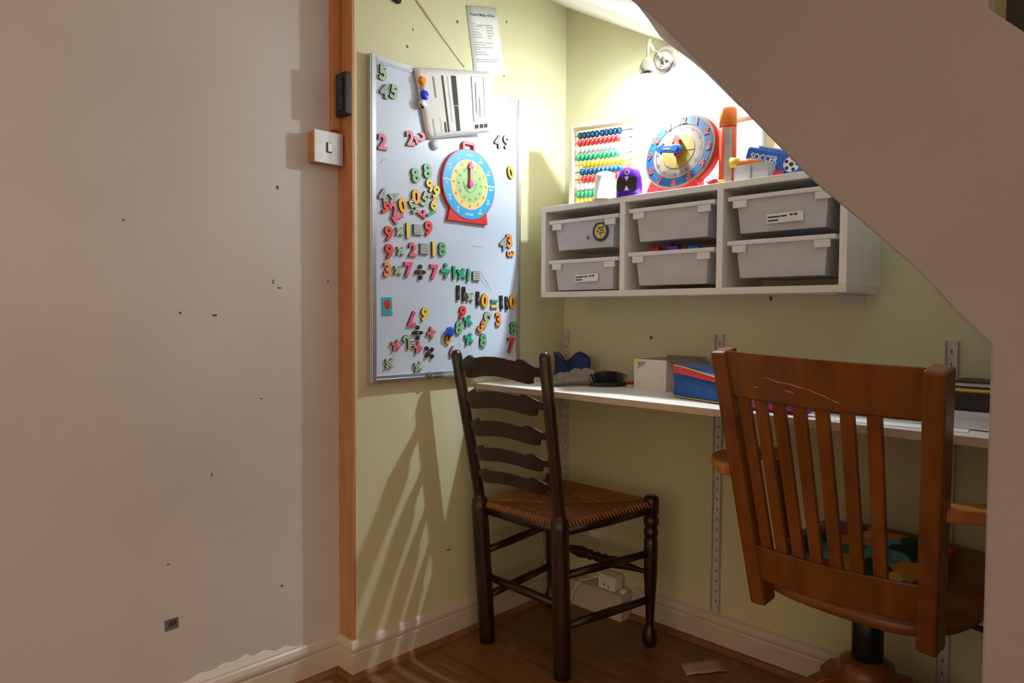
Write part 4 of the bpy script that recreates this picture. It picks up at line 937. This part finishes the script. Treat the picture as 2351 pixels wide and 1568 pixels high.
# seat frame and rush
sc4 = [Vector((RB.x,1.482,.436)), Vector((RF.x,1.828,.446)), Vector((LF.x,1.828,.446)), Vector((LB.x,1.482,.436))]
for i in range(4): rail(sc4[i]-Vector((0,0,.013)), sc4[(i+1) % 4]-Vector((0,0,.013)), .0175, 'seat_rail')
ctr = sum(sc4, Vector())/4; ru = MB()
for i in range(4):
    a, b = sc4[i], sc4[(i+1) % 4]; ns = 17
    out = ((a+b)/2-ctr); out.z = 0; out.normalize()
    for k in range(ns):
        f = (k+.35)/ns; p = a.lerp(ctr, f); q = b.lerp(ctr, f)
        zz = Vector((0,0,.0095-.016*math.sin(f*math.pi/2)+random.uniform(-.001,.001)))
        if (p-q).length > .01: ru.tube([p+zz, p.lerp(q,.5)+zz+Vector((0,0,random.uniform(-.0015,.0008))), q+zz], .0065, 6)
    for k in range(26):                         # strands wrapped round the rail
        f = .05+.9*k/25; p = a.lerp(b, f)+Vector((0,0,.006))
        ru.tube([p-out*.006+Vector((0,0,.004)), p+out*.008+Vector((0,0,.002)), p+out*.0165+Vector((0,0,-.010))], [.0055,.0055,.0028], 5)
ru.build('rush_seat', m_rush, t)['kind'] = 'stuff'
# five shaped slats
topP = [(0,.32),(.08,.42),(.15,.78),(.20,.98),(.235,.98),(.255,.80),(.30,.84),(.40,.98),(.5,1.02),(.60,.98),(.70,.84),(.745,.80),(.765,.98),(.80,.98),(.85,.78),(.92,.42),(1,.32)]
botP = [(1,-.38),(.92,-.30),(.885,-.36),(.88,-.84),(.84,-.92),(.78,-.86),(.64,-.62),(.5,-.52),(.36,-.62),(.22,-.86),(.16,-.92),(.12,-.84),(.115,-.36),(.08,-.30),(0,-.38)]
for zr, zl, hh in ((.871,.874,.037), (.778,.776,.033), (.692,.690,.031), (.613,.611,.027), (.545,.540,.025)):
    (kr, tr_), (kl, tl_) = tops
    fr = (zr-kr.z)/(tr_.z-kr.z); fl2 = (zl-kl.z)/(tl_.z-kl.z)
    pr_, pl_ = kr.lerp(tr_, fr), kl.lerp(tl_, fl2); upv = ((tr_-kr).normalized()+(tl_-kl).normalized()).normalized()
    bow = Vector((0, .026, -.004))              # slats curve forward of the posts? middle pushed away from the sitter
    def fn(s_, h, q): 
        b4 = 4*s_*(1-s_); return pl_.lerp(pr_, s_)+upv*(h*hh)+Vector((0, -.022*b4+q, 0))
    poly = topP+botP; n = len(poly); mb = MB()
    # strips so that the bow is smooth
    import bisect
    ss = sorted(set([p_[0] for p_ in poly]+[i/24 for i in range(25)]))
    def ev(P, s_):
        P = sorted(P)
        for (a, b), (c, d) in zip(P, P[1:]):
            if a <= s_ <= c: return b+(d-b)*((s_-a)/(c-a) if c > a else 0)
    vs = []
    for s_ in ss:
        for h in (ev(topP, s_), ev(botP, s_)):
            for q in (-.0045, .0045): vs.append(fn(s_, h, q))
    fs = []
    for i in range(len(ss)-1):
        a, b = i*4, i*4+4
        fs += [(a, b, b+2, a+2), (a+1, a+3, b+3, b+1), (a, a+1, b+1, b), (a+2, b+2, b+3, a+3)]
    fs += [(0, 2, 3, 1), (len(vs)-4, len(vs)-3, len(vs)-1, len(vs)-2)]
    mb.add(vs, fs, 0, False).build('back_slat', m_dark, t, bev=.0015)
# ================================================================== SWIVEL CHAIR
sw_ = Vector((-.548, 1.525, 0)); t = thing('swivel_chair', 'orange brown wooden swivel armchair with slatted back', 'chair', sw_, rz=R(-7))
P_ = lambda x, y, z: Vector((x, y, z))
b0z, t0z, xb, xt, yb0, yt0 = .370, .956, .178, .217, .005, -.128
def post(sx, f): return P_(sx*(xb+(xt-xb)*f)+.014+.012*f, yb0+(yt0-yb0)*f, b0z+(.022 if sx > 0 else 0)+(t0z-b0z-(.035 if sx > 0 else 0))*f)
for s_ in (-1, 1): MB().bar(post(s_, 0), post(s_, 1), .038, .050, (1, 0, 0)).build('back_post', m_oak, t, world=False, bev=.006)
def back(u_, f, o=0, bow=.05):                  # u -1..1 across the back
    p = post(1, f); q = post(-1, f); p = q.lerp(p, (u_+1)/2); return p+Vector((0, -bow*(1-u_*u_)+o, -.25*o))
def crest(f0, f1, th_, name, bow):
    mb = MB(); n = 16; vs = []
    for i in range(n+1):
        u_ = -.93+1.86*i/n
        for f in (f0, f1):
            for o in (-th_/2, th_/2): vs.append(back(u_, f, o, bow))
    fs = []
    for i in range(n):
        a, b = 4*i, 4*i+4; fs += [(a, b, b+2, a+2), (a+1, a+3, b+3, b+1), (a, a+1, b+1, b), (a+2, b+2, b+3, a+3)]
    fs += [(0, 2, 3, 1), (4*n, 4*n+1, 4*n+3, 4*n+2)]
    return mb.add(vs, fs).build(name, m_oak, t, world=False, bev=.003)
cr = crest(.822, .995, .024, 'crest_rail', .042)
crest(.095, .238, .028, 'lower_rail', .028)
sc5 = MB()                                       # scratches across the crest rail
for (u0, f0), (u1, f1) in (((-.46,.912),(.02,.888)), ((.0,.890),(.24,.860)), ((-.24,.876),(-.12,.868)), ((.22,.862),(.3,.85)), ((-.6,.87),(-.52,.872))):
    pts = [back(u0+(u1-u0)*k/6, f0+(f1-f0)*k/6+.002*math.sin(k*2.1), -.0122, .042) for k in range(7)]; sc5.tube(pts, [.0004,.0012,.0018,.0013,.002,.0014,.0004], 5)
sc5.build('scratches', plain('bare_scratch', srgb(196, 128, 96), .6), cr, world=False)
for i in range(1, 8):
    u_ = -1+2*(i+.02*i)/9.2
    pts = [back(u_, f, 0, .042*(f-.2)/.6+.028*(.8-f)/.6) for f in (.21, .42, .63, .84)]
    mb = MB(); vs = []; 
    for p in pts:
        for a, b in ((-1,-1),(1,-1),(1,1),(-1,1)): vs.append(p+Vector((a*.0132, b*.006, 0)))
    mb.add(vs, [(k*4+j, k*4+(j+1) % 4, k*4+4+(j+1) % 4, k*4+4+j) for k in range(3) for j in range(4)]+[(0,3,2,1), (12,13,14,15)])
    mb.build('back_slat', m_oak, t, world=False, bev=.002)
# seat: rounded saddle, tipped back
n = 40; mb = MB(); vs = []
def seatpt(a, r, zt):
    c_, s_ = math.cos(a), math.sin(a); x = .235*math.copysign(abs(c_)**.6, c_)*r; y = .215+.215*math.copysign(abs(s_)**.6, s_)*r
    return Vector((x*(1+.06*(y-.2)/.2), y, .425+.15*y+zt-.012*(1-r)*(1 if zt > 0 else 0)))
rings = [(0.001,.0,1),(.5,.0,1),(.85,.0,1),(.97,-.004,1),(1,-.012,1),(1,-.03,1),(.96,-.036,1),(.001,-.036,1)]
for r, dz_, _ in rings:
    for i in range(n):
        p = seatpt(2*math.pi*i/n, r, .0); p.z += dz_-(.012*(1-r*r) if dz_ > -.02 and r < 1 else 0); vs.append(p)
mb.add(vs, [(k*n+i, k*n+(i+1) % n, (k+1)*n+(i+1) % n, (k+1)*n+i) for k in range(len(rings)-1) for i in range(n)], 0, True).build('seat', wood('seat_oak', srgb(120, 70, 30), srgb(156, 98, 48), (4, 14, 14), .35), t, world=False)
# arms
for s_ in (-1, 1):
    pa = catmull([P_(s_*.215,-.045,.672), P_(s_*.26,.0,.670), P_(s_*.315,.07,.666), P_(s_*.335,.15,.664), P_(s_*.315,.23,.664), P_(s_*.275,.275,.664)], 5)
    mb = MB(); vs = []
    for i, p in enumerate(pa):
        d = (pa[min(i+1, len(pa)-1)]-pa[max(i-1, 0)]).normalized(); x = Vector((d.y, -d.x, 0)).normalized()
        w_ = .020+.016*math.sin(math.pi*min(1, i/(len(pa)-1)*1.0+.1)); 
        for a, b in ((-1,-1),(1,-1),(1,1),(-1,1)): vs.append(p+x*(a*w_)+Vector((0,0,b*.013)))
    m_ = len(pa)
    mb.add(vs, [(k*4+j, k*4+(j+1) % 4, k*4+4+(j+1) % 4, k*4+4+j) for k in range(m_-1) for j in range(4)]+[(0,3,2,1), (4*m_-4, 4*m_-3, 4*m_-2, 4*m_-1)])
    mb.build('arm', m_oaktop, t, world=False, bev=.004)
    MB().bar(P_(s_*.245,.235,.45), P_(s_*.275,.235,.650), .026, .045, (1,0,0)).build('arm_support', m_oak, t, world=False, bev=.004)
# pedestal
cx5 = P_(-.016, .205, 0)
MB().box((-.11,.08,.389),(.11,.34,.415), mx=Matrix.Translation((0,0,-.012)) @ Matrix.Rotation(R(5), 4, 'X')).build('tilt_plate', m_black, t, world=False, bev=.003)
MB().lathe([(.0135,.30),(.0135,.40)], cx5, (0,0,1), 20).build('spindle', m_steel, t, world=False)
MB().lathe([(.034,.225),(.034,.318),(.030,.328),(.014,.332)], cx5, (0,0,1), 28).build('column', plain('dark_green_black', srgb(24, 32, 30), .35), t, world=False)
MB().lathe([(.05,.12),(.062,.14),(.064,.20),(.058,.222),(.036,.232)], cx5, (0,0,1), 32).build('hub', m_oak, t, world=False)
for k in range(4):
    a = R(45+90*k); d = Vector((math.cos(a), math.sin(a), 0))
    lg = MB().prism([(.04,.20),(.10,.185),(.20,.13),(.27,.075),(.27,.048),(.18,.075),(.10,.115),(.04,.125)], lambda u_, v_, q: cx5+d*u_+Vector((0,0,v_))+Vector((-d.y, d.x, 0))*q, -.02, .02).build('base_leg', m_oak, t, world=False, bev=.004)
    c5 = cx5+d*.262; MB().cyl(c5+Vector((-d.y,d.x,0))*-.011+Vector((0,0,.022)), c5+Vector((-d.y,d.x,0))*.011+Vector((0,0,.022)), .022, n=20).cyl(c5+Vector((0,0,.036)), c5+Vector((0,0,.06)), .007).build('caster', m_black, lg, world=False)
MB().tube([P_(.09,.17,.395), P_(.17,.20,.388), P_(.235,.225,.372), P_(.28,.24,.355)], [.006,.006,.007,.008], 8).build('tilt_lever', m_black, t, world=False)
MB().tube([P_(-.012,.20,.405), P_(-.022,.195,.37), P_(-.04,.19,.345), P_(-.042,.19,.33), P_(-.03,.20,.328)], .0022, 6).build('release_wire', m_black, t, world=False)
# ---- cushion with geometric patches
t2 = thing('seat_cushion', 'patchwork cushion of blue, green and orange triangles on the swivel chair', 'cushion', mx=Matrix.Translation(sw_) @ Matrix.Rotation(R(-7), 4, 'Z') @ Matrix.Translation((-.035, .195, .4525)) @ Matrix.Rotation(R(8.5), 4, 'X'))
mq, nt, b = newmat('triangle_patchwork'); co = coords(nt, (17, 17, 0))
vo = N(nt, 'ShaderNodeTexVoronoi', i_Scale=1.0); vo.distance = 'MANHATTAN'; nt.links.new(co, vo.inputs['Vector'])
sp_ = N(nt, 'ShaderNodeSeparateColor'); nt.links.new(vo.outputs['Color'], sp_.inputs[0])
cr_ = N(nt, 'ShaderNodeValToRGB'); cr_.color_ramp.interpolation = 'CONSTANT'; e = cr_.color_ramp.elements
cl_ = [srgb(70,150,190), srgb(24,84,80), srgb(220,160,70), srgb(110,180,200), srgb(200,56,60), srgb(70,140,120), srgb(236,200,120), srgb(30,60,70)]
while len(e) < 8: e.new(.5)
for i, c in enumerate(cl_): e[i].position = i/8; e[i].color = c
nt.links.new(sp_.outputs[0], cr_.inputs[0]); nt.links.new(cr_.outputs[0], b.inputs['Base Color']); b.inputs['Roughness'].default_value = .8
mb = MB(); nx = 16; vs = []
for s_ in (1, -1):
    for j in range(nx+1):
        for i in range(nx+1):
            fx, fy = i/nx*2-1, j/nx*2-1; e_ = max(0, (1-fx**4)*(1-fy**4)); vs.append((fx*.155, fy*.155, .018+s_*(.004+.013*e_**.5)))
g = (nx+1)**2
for s_ in (0, g):
    for j in range(nx):
        for i in range(nx): mb.f.append([s_+j*(nx+1)+i, s_+j*(nx+1)+i+1, s_+(j+1)*(nx+1)+i+1, s_+(j+1)*(nx+1)+i])
for i in range(nx):
    for a, b_ in ((i, i+1), (nx*(nx+1)+i, nx*(nx+1)+i+1), (i*(nx+1), (i+1)*(nx+1)), (i*(nx+1)+nx, (i+1)*(nx+1)+nx)): mb.f.append([a, b_, b_+g, a+g])
mb.v = [Vector(v) for v in vs]; mb.m = [0]*len(mb.f); mb.s = [True]*len(mb.f); mb.build('cover', mq, t2, world=False)
l = [Vector((x*.156, y*.156, .018)) for x, y in ((-1,-1),(1,-1),(1,1),(-1,1),(-1,-1))]; MB().tube(l, .004, 6).build('piping', m_red, t2, world=False)
# ================================================================== FLOOR THINGS
pts = [px(u, v, 2, .001) for u, v in ((1562,1524),(1650,1514),(1675,1542),(1577,1551))]
mb = MB(); n = 4; vs = [pts[0].lerp(pts[1], i/n).lerp(pts[3].lerp(pts[2], i/n), j/n)+Vector((0,0,.004*abs(math.sin(i*1.3+j)) if 0 < i < n else 0)) for j in range(n+1) for i in range(n+1)]
o = mb.add(vs, [(j*5+i, j*5+i+1, j*5+i+6, j*5+i+5) for j in range(n) for i in range(n)], 0, True).build('paper_scrap', plain('dull_paper', srgb(190, 164, 146), .7), loc=tuple(pts[0]-Vector((0,0,.001))))
sd = o.modifiers.new('s', 'SOLIDIFY'); sd.thickness = .0006; sd.offset = 1; tag(o, 'torn piece of paper lying on the floor', 'paper')
# adaptor on the boxed skirting
p = Vector((-1.432, 1.935, .088)); t = thing('plug_adaptor', 'white plug adaptor standing on the boxed skirting under the desk', 'plug', p)
MB().box((-.036,-.026,0),(.036,.022,.050)).build('housing', m_wht, t, world=False, bev=.004)
MB().box((-.012,-.0275,.014),(-.006,-.026,.020)).box((.006,-.0275,.010),(.012,-.026,.016)).build('screws', m_grey, t, world=False)
MB().lathe([(.012,.036),(.014,.05),(.009,.056)], p+Vector((.01,-.002,0)), (1,0,0), 12).build('cord_grip', m_wht, t)
cb = [Vector((-1.475,1.93,.12)), Vector((-1.52,1.91,.10)), Vector((-1.54,1.90,.094)), Vector((-1.56,1.888,.05)), Vector((-1.58,1.885,.006)), Vector((-1.62,1.86,.004))]
tag(MB().tube(catmull(cb,5), .0025, 6).build('power_cord', m_wht, loc=tuple(cb[-1])), 'thin white cord drooping from the plug adaptor to the floor', 'cord')
q = px(1368, 1224, 1, YB); tag(MB().box((-.022,-.013,0),(.022,.013,.008)).box((-.016,-.009,.008),(.016,.009,.012)).build('cable_plate', m_wht, world=False, mx=wallmx(q, 0, 'back'), bev=.001), 'small white blank plate on the wall under the desk', 'wall plate')
cb = [Vector((XL+.004,1.80,.79)), Vector((XL+.004,1.82,.5)), Vector((XL+.004,1.845,.25)), Vector((XL+.0175,1.86,.11)), Vector((XL+.0175,1.875,.09))]
tag(MB().tube(catmull(cb,6), .002, 6).build('thin_wire', m_metal_w, loc=tuple(cb[-1])), 'thin pale wire hanging down the yellow wall below the desk', 'wire')
